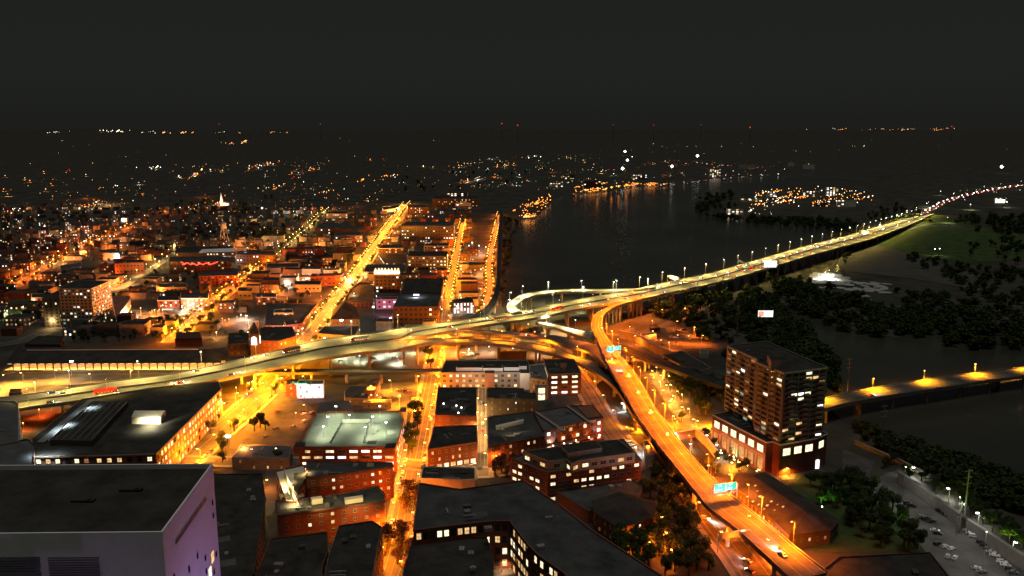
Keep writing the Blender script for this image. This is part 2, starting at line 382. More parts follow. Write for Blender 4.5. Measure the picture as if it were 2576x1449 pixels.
def truck(p,rz,label,col='white',on=1,name='lorry',group=None,L=15,box=True):
    t=empty(name,p,rz,label,'truck',group)
    if 'cab' not in TM:
        b=MB(); b.add([(x,s*1.2,z) for s in (-1,1) for x,z in ((5.6,.5),(8,.5),(8,1.6),(7.6,3.0),(6.2,3.3),(5.6,3.3))],[(0,1,2,3,4,5),(11,10,9,8,7,6)]+[(i,6+i,6+(i+1)%6,(i+1)%6) for i in range(6)])
        TM['cab']=b.mesh('cab_mesh',mat('paint_red',CARC['red'],.35,.5,0)); g=MB(); g.add([(8.02,-1,1.7),(8.02,1,1.7),(7.68,1,2.8),(7.68,-1,2.8)],[(0,1,2,3)]); TM['ws']=g.mesh('windscreen_mesh',M['glass'])
        for c_ in ('white','grey','red'):
            b=MB(); b.box((-1.2,0,2.4),(12.6,2.5,2.7)); b.box((-1.2,0,.95),(12.2,1.4,.3))
            for k in range(13): b.box((-7.2+k,1.27,2.4),(.1,.05,2.6)); b.box((-7.2+k,-1.27,2.4),(.1,.05,2.6))
            TM[c_]=b.mesh('trailer_mesh',mat('paint_'+c_,CARC[c_],.35,.5,0))
        TM['mk']=lampmesh((.5,.12,.22),G['org'])
    link('cab',TM['cab'],t); link('windscreen',TM['ws'],t); link('trailer',TM[col],t)
    for x in (-6,-4.8,5,6.9):
        for s in (-1,1): link('wheel',WHEEL,t,(x,s*1.05,.5),0,(1.5,2,1.5))
    for k in range(6):
        for s in (-1,1): link('marker_light',TM['mk'],t,(-6.8+k*2.2,s*1.36,1.15))
    for s in (-1,1): link('headlight',HL[1],t,(8.05,s*.9,.95)); link('tail_light',TL[1],t,(-7.6,s*1,1.1),0,(1,1.5,1.5))
    return t
# ---------------------------------------------------------------- lamps
LM={}
def lampset(h,arm,glo,r):
    key=(h,arm,glo,r)
    if key not in LM:
        a=MB(); a.tube((0,0,0),(0,0,h),.14,.08,6); a.box((0,0,.2),(.5,.5,.4))
        if arm: a.tube((0,0,h),(arm,0,h+.35),.07,.06,5)
        b=MB(); b.box((arm,0,h+.32),(1.0*r,.45*r,.2),taper=.7); 
        g=MB(); g.box((arm,0,h+.1),(.95*r,.6*r,.3*r),taper=1.2)
        LM[key]=(a.mesh('lamp_pole_mesh',M['metal']),b.mesh('lamp_hood_mesh',M['steel']),g.mesh('lamp_lens_mesh',G[glo]))
        c_=MB(); c_.tube((0,0,0),(0,0,h),.12,n=4,mi=0); c_.octa((0,0,h),.4*r,1)
        LM[key+('s',)]=c_.mesh('street_lamp_mesh',[M['metal'],G[glo]])
    return LM[key]
NL=[0]
def lamp(p,h,label,glo='sod',col=SOD,power=2500,arm=1.6,rz=0,r=1.0,small=False,group=None,ang=150,name='street_lamp',cat='street lamp',blend=.7,pt=False):
    NL[0]+=1; lampset(h,arm,glo,r)
    if small:
        t=link(name,LM[(h,arm,glo,r,'s')],None,p,rz); tag(t,label,cat,group)
        if power: bulb(t,(0,0,h-.5),power*.8,col,.3) if pt else spot(t,(0,0,h-.5),power,col,ang,blend)
        return t
    t=empty(name,p,rz,label,cat,group); a,b,g=LM[(h,arm,glo,r)]
    link('pole',a,t); link('lamp_hood',b,t); link('lamp_head',g,t)
    if power: bulb(t,(arm,0,h-.2),power*.8,col,.3) if pt else spot(t,(arm,0,h-.15),power,col,ang,blend)
    return t
# ---------------------------------------------------------------- ribbons
ZI=[0]
def sheet(name,pts,z,m,kind='structure',thick=0):
    b=MB(); n=len(pts); b.add([(p[0],p[1],z) for p in pts],[tuple(range(n))])
    o=b.build(name,M[m] if isinstance(m,str) else m); 
    if kind: o['kind']=kind
    return o
def lot(name,px,m='lot',z=None):
    ZI[0]+=1; return sheet(name,ccw([P(x,y,0) for x,y in px]),.03+.012*ZI[0] if z is None else z,m)
def strip(mb,pts,off,wd,z,dash=None,mi=0):
    if dash: dash=None; wd*=.5
    n=len(pts); acc=0
    for i in range(n-1):
        a,b=pts[i],pts[i+1]; d=(b-a).normalized(); nr=Vector((d.y,-d.x,0))
        d2=(pts[min(i+2,n-1)]-b).normalized() if i+2<n else d; n2=Vector((d2.y,-d2.x,0)) if d2.length>.5 else nr
        if dash:
            L=(b-a).length; k=0
            while k*dash*3<L:
                q=a+d*(k*dash*3); r_=a+d*min(L,k*dash*3+dash); mb.quad(q+nr*(off-wd/2)+Vector((0,0,z)),r_+nr*(off-wd/2)+Vector((0,0,z)),r_+nr*(off+wd/2)+Vector((0,0,z)),q+nr*(off+wd/2)+Vector((0,0,z)),mi); k+=1
        else: mb.quad(a+nr*(off-wd/2)+Vector((0,0,z)),b+n2*(off-wd/2)+Vector((0,0,z)),b+n2*(off+wd/2)+Vector((0,0,z)),a+nr*(off+wd/2)+Vector((0,0,z)),mi)
def street(px,wd,name='street',walk_=True,marks=True,m='asphalt'):
    ZI[0]+=1; z=.03+.012*ZI[0]; pts=crom([P(x,y,0) for x,y in px],3); STREETS.append((pts,wd))
    b=MB(); strip(b,pts,0,wd,z); o=b.build(name,M[m]); o['kind']='structure'
    if marks:
        b=MB(); strip(b,pts,0,.3,z+.02,3); strip(b,pts,wd/2-2.4,.18,z+.02); strip(b,pts,-wd/2+2.4,.18,z+.02); tag(b.build('road_marking',M['line'],o))
    if walk_:
        for s in (-1,1):
            b=MB()
            for i in range(len(pts)-1):
                a,c_=pts[i],pts[i+1]; d=(c_-a).normalized(); nr=Vector((d.y,-d.x,0))*s; off1=nr*(wd/2); off2=nr*(wd/2+3)
                q=[a+off1,c_+off1,c_+off2,a+off2]; b.add([(v.x,v.y,zz) for zz in (0,z+.13) for v in q],[(4,5,6,7),(0,1,5,4),(2,3,7,6)])
            k=b.build('pavement',M['conc']); k['kind']='structure'
    return pts
def bridge(name,label,prs,zs,m='deck',pier_every=38,pier=True,bh=.9,girder=1.6,cat='elevated road',lanes=(.5,),piermat='pier',width_px=None,k=4,edge='conc',gcol='conc',yl=False,pier_r=1.1,skip=None):
    L=crom([P(a[0],a[1],z) for a,z in zip(prs,zs)],k); Rr=crom([P(a[2],a[3],z) for a,z in zip(prs,zs)],k)
    o=(L[0]+Rr[0])/2; o.z=0; root=empty(name,o,0,label,cat)
    L=[p-o for p in L]; Rr=[p-o for p in Rr]; n=len(L)
    b=MB()
    for i in range(n-1): b.quad(L[i],Rr[i],Rr[i+1],L[i+1])
    b.build('road_deck',M[m],root)
    g=MB()
    for i in range(n-1):
        dz=Vector((0,0,-girder)); z1=Vector((0,0,-.05))
        g.quad(L[i]+z1,L[i+1]+z1,L[i+1]+dz,L[i]+dz); g.quad(Rr[i+1]+z1,Rr[i]+z1,Rr[i]+dz,Rr[i+1]+dz); g.quad(L[i]+dz,L[i+1]+dz,Rr[i+1]+dz,Rr[i]+dz)
    g.build('girder',M[gcol],root)
    if bh:
        for S,sg in ((L,1),(Rr,-1)):
            b=MB()
            for i in range(n-1):
                c1=(Rr[i]-L[i]); c2=(Rr[i+1]-L[i+1]); c1.z=c2.z=0; c1=c1.normalized()*sg*.4; c2=c2.normalized()*sg*.4; u=Vector((0,0,bh))
                q=[S[i]-c1*.3,S[i+1]-c2*.3,S[i+1]+c2,S[i]+c1]; q=[v+Vector((0,0,-.3)) for v in q]+[v+u for v in q]
                b.add(q,[(4,5,6,7),(0,1,5,4),(2,3,7,6)])
            b.build('barrier',M[edge],root)
    mk=MB(); Lm=[]
    for f in lanes:
        c_=[L[i]*(1-abs(f))+Rr[i]*abs(f) for i in range(n)]
        strip(mk,c_,0,.28,.03,3 if f>0 else None)
    strip(mk,[L[i]*.96+Rr[i]*.04 for i in range(n)],0,.25,.03); strip(mk,[L[i]*.04+Rr[i]*.96 for i in range(n)],0,.25,.03)
    if lanes: mk.build('lane_marking',M['yline' if yl else 'line'],root)
    C=[(L[i]+Rr[i])/2 for i in range(n)]
    if pier:
        for q,d in walk(C,pier_every,pier_every*.5):
            if q.z<5: continue
            if skip and skip(q+o): continue
            i=min(range(n),key=lambda j:(C[j]-q).length); cr_=(Rr[i]-L[i]); wd=cr_.length; cr_.z=0; cr_.normalize(); an=math.atan2(cr_.y,cr_.x)
            b=MB(); hz=q.z-girder; b.box((0,0,hz-.6),(wd*.86,1.5,1.2),an)
            cols=[0] if wd<9 else ([-.3,.3] if wd<20 else [-.36,-.12,.12,.36])
            for f in cols: b.tube((cr_.x*wd*f,cr_.y*wd*f,0),(cr_.x*wd*f,cr_.y*wd*f,hz-1.2),pier_r,n=8)
            po=b.build('pier',M[piermat],root); po.location=(q.x,q.y,0)
    return root,o,L,Rr
def decklamps(br,step,f,h,desc,glo,col,power,arm=1.8,start=12,group=None,ang=150,small=False,r=1.0,lo=0,hi=1e9,rzoff=0,every=None,zmin=-1):
    root,o,L,Rr=br; C=[L[i]*(1-f)+Rr[i]*f for i in range(len(L))]; out=[]; k=0; w_=walk(C,step,start)
    w_=[(q,d) for j,(q,d) in enumerate(w_) if lo<=j<hi and seen(q+o+Vector((0,0,h)),10)]
    for q,d in w_:
        i=min(range(len(C)),key=lambda j:(C[j]-q).length); v=(Rr[i]-L[i])*(1 if f<.5 else -1); rz=math.atan2(v.y,v.x)
        lamp(q+o,h,'%s lamp from the left %s'%(nth(k),desc),glo,col,power,arm,rz,r,small,group,ang,name='road_lamp',cat='street lamp'); k+=1
# ================================================================ SETTING
g=MB(); S=60000
g.add([(-S,-400,0),(S,-400,0),(S,S,0),(-S,S,0)],[(0,1,2,3)]); o=g.build('ground',M['soil']); o['kind']='structure'
# distant low hills along the horizon
hb=MB(); rg=random.Random(3)
for ring,(D,H) in enumerate(((17000,95),(26000,165),(38000,215))):
    pr=None
    for i in range(61):
        x=-D*.95+i*D*1.9/60; y=D*(1-.06*math.cos(i*.7)); hgt=H*(.72+.28*math.sin(i*.55+ring*2)*math.sin(i*.23+ring)+rg.uniform(-.05,.05))
        cur=(Vector((x,y,0)),Vector((x,y+D*.03,hgt)),Vector((x,y+D*.1,hgt*.9)))
        if pr: hb.quad(pr[0],cur[0],cur[1],pr[1]); hb.quad(pr[1],cur[1],cur[2],pr[2])
        pr=cur
o=hb.build('hills',M['soil']); o['kind']='structure'
# river (one big sheet) and what lies in it
riv=[(1262,770),(1256,700),(1262,600),(1262,545),(1300,556),(1345,548),(1380,520),(1400,500),(1435,489),(1500,483),(1570,476),(1690,462),(1800,450),(1960,438),(2090,428),(2200,424),(2300,430),(2150,455),(2000,470),(1850,492),(1800,515),(1815,545),(1900,556),(2100,558),(2180,600),(2140,650),(2110,672),(2150,700),(2240,745),(2400,800),(2620,840),(2900,900),(2900,1330),(2600,1240),(2420,1175),(2250,1120),(2120,1060),(2060,1000),(1990,930),(1930,870),(1860,800),(1780,760),(1650,778),(1500,790),(1360,790),(1275,800)]
ZI[0]+=1; o=sheet('river',ccw([P(x,y,0) for x,y in riv]),.25,'water')
sheet('sand_bar',ccw([P(x,y,0) for x,y in [(2105,668),(2112,650),(2135,622),(2180,612),(2230,622),(2290,640),(2380,668),(2480,700),(2500,740),(2400,720),(2280,700),(2190,690),(2130,682)]]),.5,'sand')
sheet('island',ccw([P(x,y,0) for x,y in [(1905,690),(1930,675),(2000,690),(2050,720),(2150,745),(2300,800),(2360,840),(2250,850),(2100,820),(1960,760),(1910,725)]]),.5,'soil')
sheet('river_bank',ccw([P(x,y,0) for x,y in [(1590,800),(1700,765),(1800,735),(1890,725),(1960,760),(2030,840),(2110,940),(2130,1000),(2060,1060),(1900,980),(1700,900),(1600,850)]]),.4,'soil')
fm=mat('rapids_foam',(.3,.3,.28),.7,.2,.45,.6)
fb=MB(); rg=random.Random(31)
for px,n in (([(2044,706),(2064,693),(2084,689),(2092,700),(2078,712),(2060,714)],120),([(2088,692),(2098,694),(2112,712),(2096,716)],36),([(2112,698),(2122,700),(2134,718),(2122,718)],30),([(2060,712),(2150,720),(2170,735),(2110,735)],12),([(2172,712),(2205,716),(2228,724),(2238,738),(2205,738)],34),([(2150,745),(2180,750),(2150,757)],14)):
    xs=[q[0] for q in px]; ys=[q[1] for q in px]
    for _ in range(n):
        c_=P(rg.uniform(min(xs),max(xs)),rg.uniform(min(ys),max(ys)),0); a0=rg.uniform(0,6); r=rg.uniform(1.5,6); z=.5+rg.uniform(0,.9)
        fb.add([(c_.x+r*rg.uniform(.5,1)*math.cos(a0+t*1.05)*1.7,c_.y+r*rg.uniform(.5,1)*math.sin(a0+t*1.05)*2.2,z+rg.uniform(-.2,.2)) for t in range(6)]+[(c_.x,c_.y,z+.7)],[(t,(t+1)%6,6) for t in range(6)])
o=fb.build('river_rapids',fm); o['kind']='stuff'
sheet('grass_field',ccw([P(x,y,0) for x,y in [(2215,592),(2255,578),(2320,567),(2400,568),(2480,572),(2576,592),(2640,640),(2576,655),(2440,660),(2330,650),(2240,625),(2190,612)]]),.4,'grass')
sheet('grass_verge',ccw([P(x,y,0) for x,y in [(2250,556),(2300,545),(2340,538),(2380,548),(2470,556),(2420,564),(2300,566)]]),.35,'grass')
sheet('far_lawn',ccw([P(x,y,0) for x,y in [(1975,403),(1980,400),(2040,402),(2045,406)]]),.3,'grass')
# ---- surface lots and streets
lot('parking_lot',[(2178,1215),(2262,1178),(2300,1200),(2400,1275),(2500,1350),(2640,1440),(2700,1560),(2420,1500),(2330,1400),(2240,1290)])
lot('parking_lot',[(590,1050),(660,990),(735,990),(790,1030),(745,1125),(735,1160),(570,1160)],'asphalt')
lot('parking_lot',[(900,965),(1080,960),(1085,1032),(1020,1036),(880,1030)],'lot')
lot('parking_lot',[(820,880),(1070,872),(1075,935),(800,930)],'lot')
lot('parking_lot',[(1120,870),(1440,880),(1440,905),(1115,902)],'lot')
lot('parking_lot',[(-200,945),(420,938),(430,985),(200,1010),(-200,1010)],'lot')
lot('parking_lot',[(1145,760),(1150,690),(1158,640),(1225,640),(1228,700),(1218,765)],'lot')
lot('parking_lot',[(1570,830),(1700,800),(1800,830),(1830,905),(1740,905),(1640,880)],'lot')
lot('parking_lot',[(2120,1130),(2200,1160),(2180,1215),(2120,1190)],'asphalt')
lot('plaza',[(1240,1400),(1335,1370),(1440,1449),(1500,1540),(1240,1540)],'lot')
lot('plaza',[(1640,1060),(1790,1068),(1800,1090),(1730,1100),(1655,1100)],'lot')
lot('forecourt',[(1890,1190),(1960,1176),(2005,1190),(2000,1205),(1925,1213)],'lot')
lot('park_grass',[(-60,760),(90,752),(150,775),(130,800),(-60,815)],'grass')
lot('parking_lot',[(100,772),(220,770),(220,790),(120,792)],'lot')
lot('lawn',[(2000,1200),(2150,1200),(2260,1300),(2330,1390),(2050,1390),(1960,1300)],'grass')
SM=street([(755,880),(800,822),(850,752),(888,705),(925,652),(960,600),(992,555),(1024,512)],16)
SA=street([(955,1500),(985,1440),(1010,1340),(1033,1210),(1050,1130),(1068,1040),(1085,955),(1095,900),(1106,850)],12)
SA2=street([(1112,850),(1120,790),(1130,730),(1140,690),(1150,640),(1158,590),(1165,560)],10)
SR=street([(1214,800),(1232,740),(1230,690),(1235,640),(1246,590),(1256,540)],9)
SB=street([(1207,1200),(1210,1110),(1212,1040),(1213,972)],10)
SC=street([(430,1190),(500,1130),(570,1070),(640,1010),(690,958),(735,905),(765,875)],20)
SD=street([(430,862),(482,815),(540,762),(590,722),(640,688),(690,650)],14)
SD2=street([(690,650),(740,605),(780,570),(822,528)],13,walk_=False)
SE=street([(40,722),(100,682),(160,645),(215,622),(262,598),(335,568)],14,walk_=False)
SF=street([(300,728),(345,700),(400,665),(432,642),(462,622)],12,walk_=False)
SG=street([(430,1160),(600,1163),(800,1165),(1010,1167),(1200,1190),(1290,1178)],11,marks=False)
SH=street([(1430,920),(1478,985),(1515,1050),(1560,1110),(1640,1180)],13,m='asphalt')
SI=street([(1530,1060),(1590,1085),(1650,1084),(1720,1075),(1800,1080)],11,marks=False,walk_=False)
SJ=street([(1745,1200),(1790,1300),(1850,1380),(1900,1449),(1950,1520)],17)
SK=street([(-40,870),(40,862),(110,838),(170,820)],20,walk_=False)
SL=street([(640,845),(700,838),(770,830)],12,walk_=False,marks=False)
SN=street([(760,965),(700,985),(640,990),(560,1000)],14,walk_=False,marks=False)
SO=street([(1150,600),(1060,606),(960,602)],9,walk_=False,marks=False)
SP=street([(660,1300),(680,1260),(685,1215),(690,1180)],9,walk_=False,marks=False)
SQ=street([(420,852),(520,850),(640,848),(760,845)],11,walk_=False,marks=False)
SQ2=street([(60,812),(180,808),(280,806),(380,800),(480,790)],11,walk_=False,marks=False)
SS=street([(1640,930),(1670,985),(1700,1030),(1740,1075)],9,walk_=False,marks=False)
ST=street([(1490,838),(1590,842),(1680,815),(1740,790),(1790,765)],9,walk_=False,marks=False)
SU=street([(2190,600),(2260,585),(2330,566),(2400,562),(2460,566)],9,walk_=False,marks=False)
SV=street([(2285,553),(2330,532),(2400,500),(2520,473),(2620,462)],26,walk_=False)
# ================================================================ ELEVATED ROADS
hwz=[15,15,15,15,16,17,18,18,18,18,18,18,18,18,18,18,18,18,18,18,17,14,8,2.5]
HW=bridge('elevated_highway','wide pale concrete highway viaduct sweeping across the picture and over the river','elevated highway' and
 [(-60,1010,-60,1046),(117,987,117,1020),(286,960,286,998.6),(417,944,417,980),(555,917,555,955),(671,889,671,930),(801,857,801,905),(879,846,879,892),(931,840,940,884),(1000,828.5,1007,878.5),(1040,823,1045,851),(1126,811,1126,835),(1231,797,1231,817.5),(1342,778,1350,800),(1431,759,1440,781),(1509,745,1535,764.6),(1580,733,1612,753),(1681,710,1700,734),(1795,686,1810,710),(1877,662,1893,687),(2034,618,2050,640),(2150,588,2197,600),(2230,564,2285,567),(2310,541,2350,538)],
 hwz,lanes=(-.5,.17,.34,.67,.84),pier_every=34,pier_r=1.0,cat='elevated highway',skip=lambda q:False)
o_,L_,R_=HW[1],HW[2],HW[3]
b=MB(); mid=[(L_[i]*.5+R_[i]*.5) for i in range(len(L_))]
for i in range(len(mid)-1):
    a,c_=mid[i],mid[i+1]; d=(c_-a).normalized(); nr=Vector((d.y,-d.x,0))*.45
    q=[a-nr,c_-nr,c_+nr,a+nr]; q=q+[v+Vector((0,0,1.1)) for v in q]; b.add(q,[(4,5,6,7),(0,1,5,4),(2,3,7,6)])
b.build('median_barrier',mat('dark_concrete',(.05,.045,.04),.9,.1,.2,.4),HW[0])  # darker concrete tone for the median
R1=bridge('curved_ramp','long orange-lit curved ramp passing in front of the parking lot and apartment roof',
 [(1000,857,1000,880),(1073,853.6,1073,865),(1126,853,1126,864.5),(1175,853.6,1175,864),(1276,859,1266,869),(1339,865,1323,877),(1401,878,1386,891),(1463,902,1437,907),(1515,918,1490,934),(1560,945,1527,959.4),(1590,985,1556,988),(1612,1030,1578,1022),(1648,1082,1616,1082),(1684,1132,1647,1132),(1722,1180,1680,1184)],
 [18,18,17.5,17,15.5,14.5,13.5,12.5,11,10,9,9,8.5,8,7],lanes=(.5,),pier_every=36,cat='highway ramp',m='asphalt')
R2=bridge('curved_ramp','brown curved ramp with grey barrier behind the long orange-lit ramp',
 [(1150,829,1150,834),(1200,831,1200,837),(1274.5,836,1274.5,843),(1330,839.5,1330,850),(1386.5,845,1382,858.5),(1440,853,1432,872),(1487,863,1478,885),(1522,876,1505,905),(1550,905,1526,925)],
 [18,18,18,17.5,17,17,17,17,17],lanes=(.5,),pier_every=36,cat='highway ramp',m='asphalt')
R3=bridge('curved_ramp','broad orange-lit ramp in an S shape with a green sign gantry, running down right',
 [(1600,750,1650,747),(1561,762,1602,757),(1514,780,1550,772),(1493,798,1524,788),(1487,819,1515,806),(1493,840,1516,827),(1506,863.5,1526,845),(1518,895,1547,876),(1535,930,1583,921),(1550.5,954.6,1602,948),(1582,1009,1632,999),(1602.6,1046.5,1655,1037),(1621,1073,1674,1062),(1657.6,1125,1708,1108),(1704.5,1182.6,1752,1162),(1750,1240,1806,1218),(1782.6,1279,1850,1256),(1853,1333.7,1920,1310),(1934,1407.5,2010,1385),(1990,1460,2080,1440)],
 [18,18,18,18,18,18,18,17.5,17,17,17,16.5,16.5,16,15.5,15,15,15,15,15],lanes=(.34,.67),pier_every=40,cat='highway ramp',m='asphalt')
R4=bridge('curved_ramp','low pale ramp slanting down between the highway and the S-shaped orange ramp',
 [(1352,807,1347,813),(1405,818,1392,824),(1457,829.6,1440,841),(1500,842,1480,854),(1530,858,1505,872)],[12,12,11,10,9],lanes=(.5,),pier_every=30,cat='highway ramp')
R5=bridge('loop_ramp','pale hairpin loop ramp joining the far side of the highway above dark water',
 [(1650,722,1650,730),(1600,727,1600,732.5),(1535,729,1535,734),(1444,729,1444,734.6),(1384,732,1384,738.5),(1326.6,740,1339.6,746),(1295,751.5,1313.6,756.7),(1277,767,1300.5,769.8),(1277,781,1305,780),(1291,793,1322,788)],
 [18]*10,lanes=(.5,),pier_every=45,cat='highway ramp',yl=True)
R6=bridge('river_bridge','low orange-lit road bridge leaving the right edge beyond the apartment tower',
 [(2040,1010,2040,1042),(2120,992,2120,1018),(2165,982,2176,1007),(2270,965,2264,992),(2387,947,2387,974),(2530,931,2496,957),(2640,915,2640,938)],[11]*7,m='asphalt',lanes=(-.5,.25,.75),pier_every=34,cat='road bridge')
V1=bridge('railway_viaduct','dark railway viaduct running level in front of the lot under the highway',
 [(560,935,560,943),(655,930,655,938),(800,930,800,938),(939,930,939,938),(1040,929.5,1040,937.5),(1125,928,1125,936)],[9]*6,m='steel',gcol='steel',edge='steel',lanes=(),pier_every=28,bh=.5,cat='railway viaduct')
V2=bridge('railway_viaduct','black railway viaduct curving along the river edge beside the orange street',
 [(1257,530,1264,530),(1254,600,1263,600),(1250,680,1260,680),(1247,720,1258,724),(1238,748,1251,756),(1218,774,1234,784),(1184,796,1198,806),(1140,812,1146,820)],[10]*8,m='roofb',gcol='steel',edge='steel',lanes=(),pier_every=40,bh=.4,girder=3,cat='railway viaduct')
V3=bridge('railway_viaduct','dark railway viaduct slanting right from the S ramp to the apartment tower',
 [(1530,852,1516,862),(1548,860,1536,870),(1665,904,1648,914),(1769,941,1755,953),(1826,958,1816,972)],[11]*5,m='roofb',gcol='steel',edge='steel',lanes=(),pier_every=25,bh=.4,girder=2.5,cat='railway viaduct')
# masonry wall carrying the line on, and flood wall
def wall_thing(name,label,px,h,th,m,cat='wall',z0=0,top=None):
    pts=[P(x,y,0) for x,y in px]; o=pts[0].copy(); root=empty(name,o,0,label,cat); b=MB(); c_=MB()
    for i in range(len(pts)-1):
        a=pts[i]-o; d_=(pts[i+1]-pts[i]); L=d_.length; an=math.atan2(d_.y,d_.x); m_=a+d_/2
        b.box((m_.x,m_.y,h/2),(L+th*.8,th,h),an); c_.box((m_.x,m_.y,h+.15),(L+th,th+.5,.3),an)
    b.build('wall',M[m],root); c_.build('coping',M[top or m],root); return root
wall_thing('flood_wall','tall curved grey concrete flood wall beside the dim car park',[(2262,1215),(2300,1240),(2360,1285),(2430,1335),(2500,1382),(2600,1450),(2700,1530)],6.5,1.6,'conc','wall')
wall_thing('flood_wall','orange-lit concrete wall slanting past the small yard right of the S ramp',[(1562,850),(1600,858),(1650,888),(1690,905)],7,2.5,'conc')
wall_thing('canal_wall','pale stone canal wall lit white under the big orange ramp',[(1650,1120),(1668,1160),(1692,1195)],5,1.2,'cream')
wall_thing('canal_wall','pale canal wall right of the ramp with an arched opening beside the water',[(1690,1108),(1750,1098),(1775,1120),(1800,1150)],5,1.5,'cream')
wall_thing('garden_wall','dim low river wall beyond the car park near the right edge',[(2150,1118),(2260,1165),(2340,1205)],2.5,1,'conc')
ZI[0]+=1; sheet('canal',ccw([P(x,y,0) for x,y in [(1698,1118),(1740,1108),(1762,1130),(1790,1160),(1800,1180),(1760,1190),(1725,1170)]]),.55,'water')
# ================================================================ BUILDINGS (hand placed)
def H(x,yb,yt,zb=0): return zat(x,yb,zb,yt)
def adopt(c,p):
    for k in ('label','category','group'):
        if k in c.keys(): del c[k]
    c.parent=p; c.location=c.location-p.location
def addbox(root,o,name,c,d,rz,m,**k):
    b=MB(); b.box((0,0,d[2]/2),d); q=b.build(name,M[m] if isinstance(m,str) else m,root); q.location=Vector(c)-o; q.rotation_euler=(0,0,rz); return q
def roofbox(root,o,name,px,z0,z1,m='grey',cap=None):
    b=MB(); pts=ccw([P(x,y,z1) for x,y in px]); c=sum(pts,Vector())/len(pts); b.prism([(p.x-c.x,p.y-c.y) for p in pts],0,z1-z0)
    q=b.build(name,M[m],root); q.location=(c.x-o.x,c.y-o.y,z0-o.z)
    if cap:
        b=MB(); b.prism([((p.x-c.x)*.97,(p.y-c.y)*.97) for p in pts],0,.1); r=b.build('roof_cap',M[cap],q); r.location=(0,0,z1-z0+.01)
    return q
# --- foreground white tower
root,pts,o=bld('office_tower','huge pale office tower in the bottom left corner with purple light on its side','tower',[(-330,1172),(535,1166),(408,1338),(-420,1346)],120,'white','roofb',parapet=1.2)
b=MB(); a=P(-420,1346,120); c_=P(408,1338,120); d=(c_-a).normalized(); nr=Vector((d.y,-d.x,0)); an=math.atan2(d.y,d.x)
dim=mat('louvre_panel',(.16,.155,.16),.7,.2,.1,.5)
for x0,x1 in ((-130,98),(110,247)):
    p0=P(x0,1345,120); p1=P(x1,1340,120); L=(p1-p0).length; m_=(p0+p1)/2
    for k in range(2):
        b=MB(); 
        for j in range(9): b.box((0,0,-j*.55),(L*.97,.16,.34))
        q=b.build('louvre_panel',dim,root); q.location=(m_.x+nr.x*.1-o.x,m_.y+nr.y*.1-o.y,120-5.2-k*14-o.z); q.rotation_euler=(0,0,an)
# side wall windows (small dark ones and the lit diagonal stair)
a=P(408,1338,120); c_=P(535,1166,120); d=(c_-a); L=d.length; d.normalize(); nr=Vector((d.y,-d.x,0)); rz=math.atan2(nr.y,nr.x)-math.pi/2
rg=random.Random(4)
for k in range(26):
    t=rg.choice([.12,.2,.38,.55,.7,.86,.93])*L; zz=120-9-rg.randrange(9)*3.4
    p=a+d*t+nr*.02; link('window',winmesh(.8,1.3,'glass',False),root,(p.x-o.x,p.y-o.y,zz))  .rotation_euler=(0,0,rz)
b=MB(); b.box((0,.08,0),(L*.62,.1,.7)); q=b.build('sign_band',mat('sign_band',(.12,.08,.12),.6,.2,.1,1),root); p=a+d*L*.5; q.location=(p.x-o.x,p.y-o.y,120-6); q.rotation_euler=(0,0,rz)
for k in range(7):
    t=(.40+.075*k)*L; p=a+d*t; q=link('lit_stair_window',winmesh(1.9,2.6,'w1' if k%2 else 'w2',False),root,(p.x-o.x,p.y-o.y,120-38+k*2.7),rz)
for t,zz,pw,cc in ((.0,62,26000,(.3,.2,1)),(-.1,70,26000,(.6,.35,.8)),):
    p=a+d*(t*L)+nr*9; 
    b=MB(); b.box((0,0,0),(1.2,1.2,.5)); b.tube((0,0,0),(-nr.x*8,-nr.y*8,0),.15,n=5); q=b.build('floodlight_arm',M['steel'],root); q.location=(p.x-o.x,p.y-o.y,zz)
    spot(q,(0,0,1),pw,cc,120,.9,.5,aim=(-nr.x*.7+d.x*.5,-nr.y*.7+d.y*.5,.55),name='floodlight')
for k,(x,y) in enumerate(((210,1262),(330,1235))):
    pa=P(x,y,118.8); b=MB(); b.box((0,0,.3),(5,1.4,.6)); b.tube((1.4,0,.6),(1.4,0,.8),.5,n=8); q=b.build('roof_unit',M['roofb'],root); q.location=pa-o
# --- warehouse in front of the highway at left
zw=H(453,1172,1095)
root,pts,o=bld('warehouse','long dark-roofed brick warehouse with a lit grid of windows on its right side','warehouse',[(205,1004),(380,975),(549,958),(557,977),(392,1141),(232,1146),(80,1148),(80,1104)],20,'bricko','roofb',4,sp=5,win=(2.6,2.6),lit=.9,mats=('w2','w2','w1','w3'),near=True,cornice='beige',seed=3)
roofbox(root,o,'sawtooth_roof',[(232,1010),(322,1008),(232,1108),(125,1106)],19,23,'dark','roofb')
roofbox(root,o,'roof_walkway',[(222,1006),(236,1006),(112,1112),(92,1112)],19,20.2,'grey')
for k in range(6):
    p0=P(238+k*16,1012,23.3); p1=P(140+k*18,1104,23.3); b=MB(); b.tube(p0-o,p1-o,.22,n=4); b.build('ridge_vent',M['metal'],root)
q=roofbox(root,o,'light_well',[(338,1033),(416,1033),(404,1050),(330,1050)],19,23.5,'cream','cream')
p=P(370,1064,20); spot(root,tuple(P(372,1056,25)-o),30000,(1,.92,.55),110,.9,.3,aim=(-.1,1,-.55))
spot(root,tuple(P(375,1052,26)-o),16000,(1,.92,.55),150,.9,.3)
for x,y,pw in ((165,1055,16000),(110,1120,22000),(230,1012,9000)): spot(root,tuple(P(x,y,27)-o),pw,(.72,.92,1),140,.9,.3)
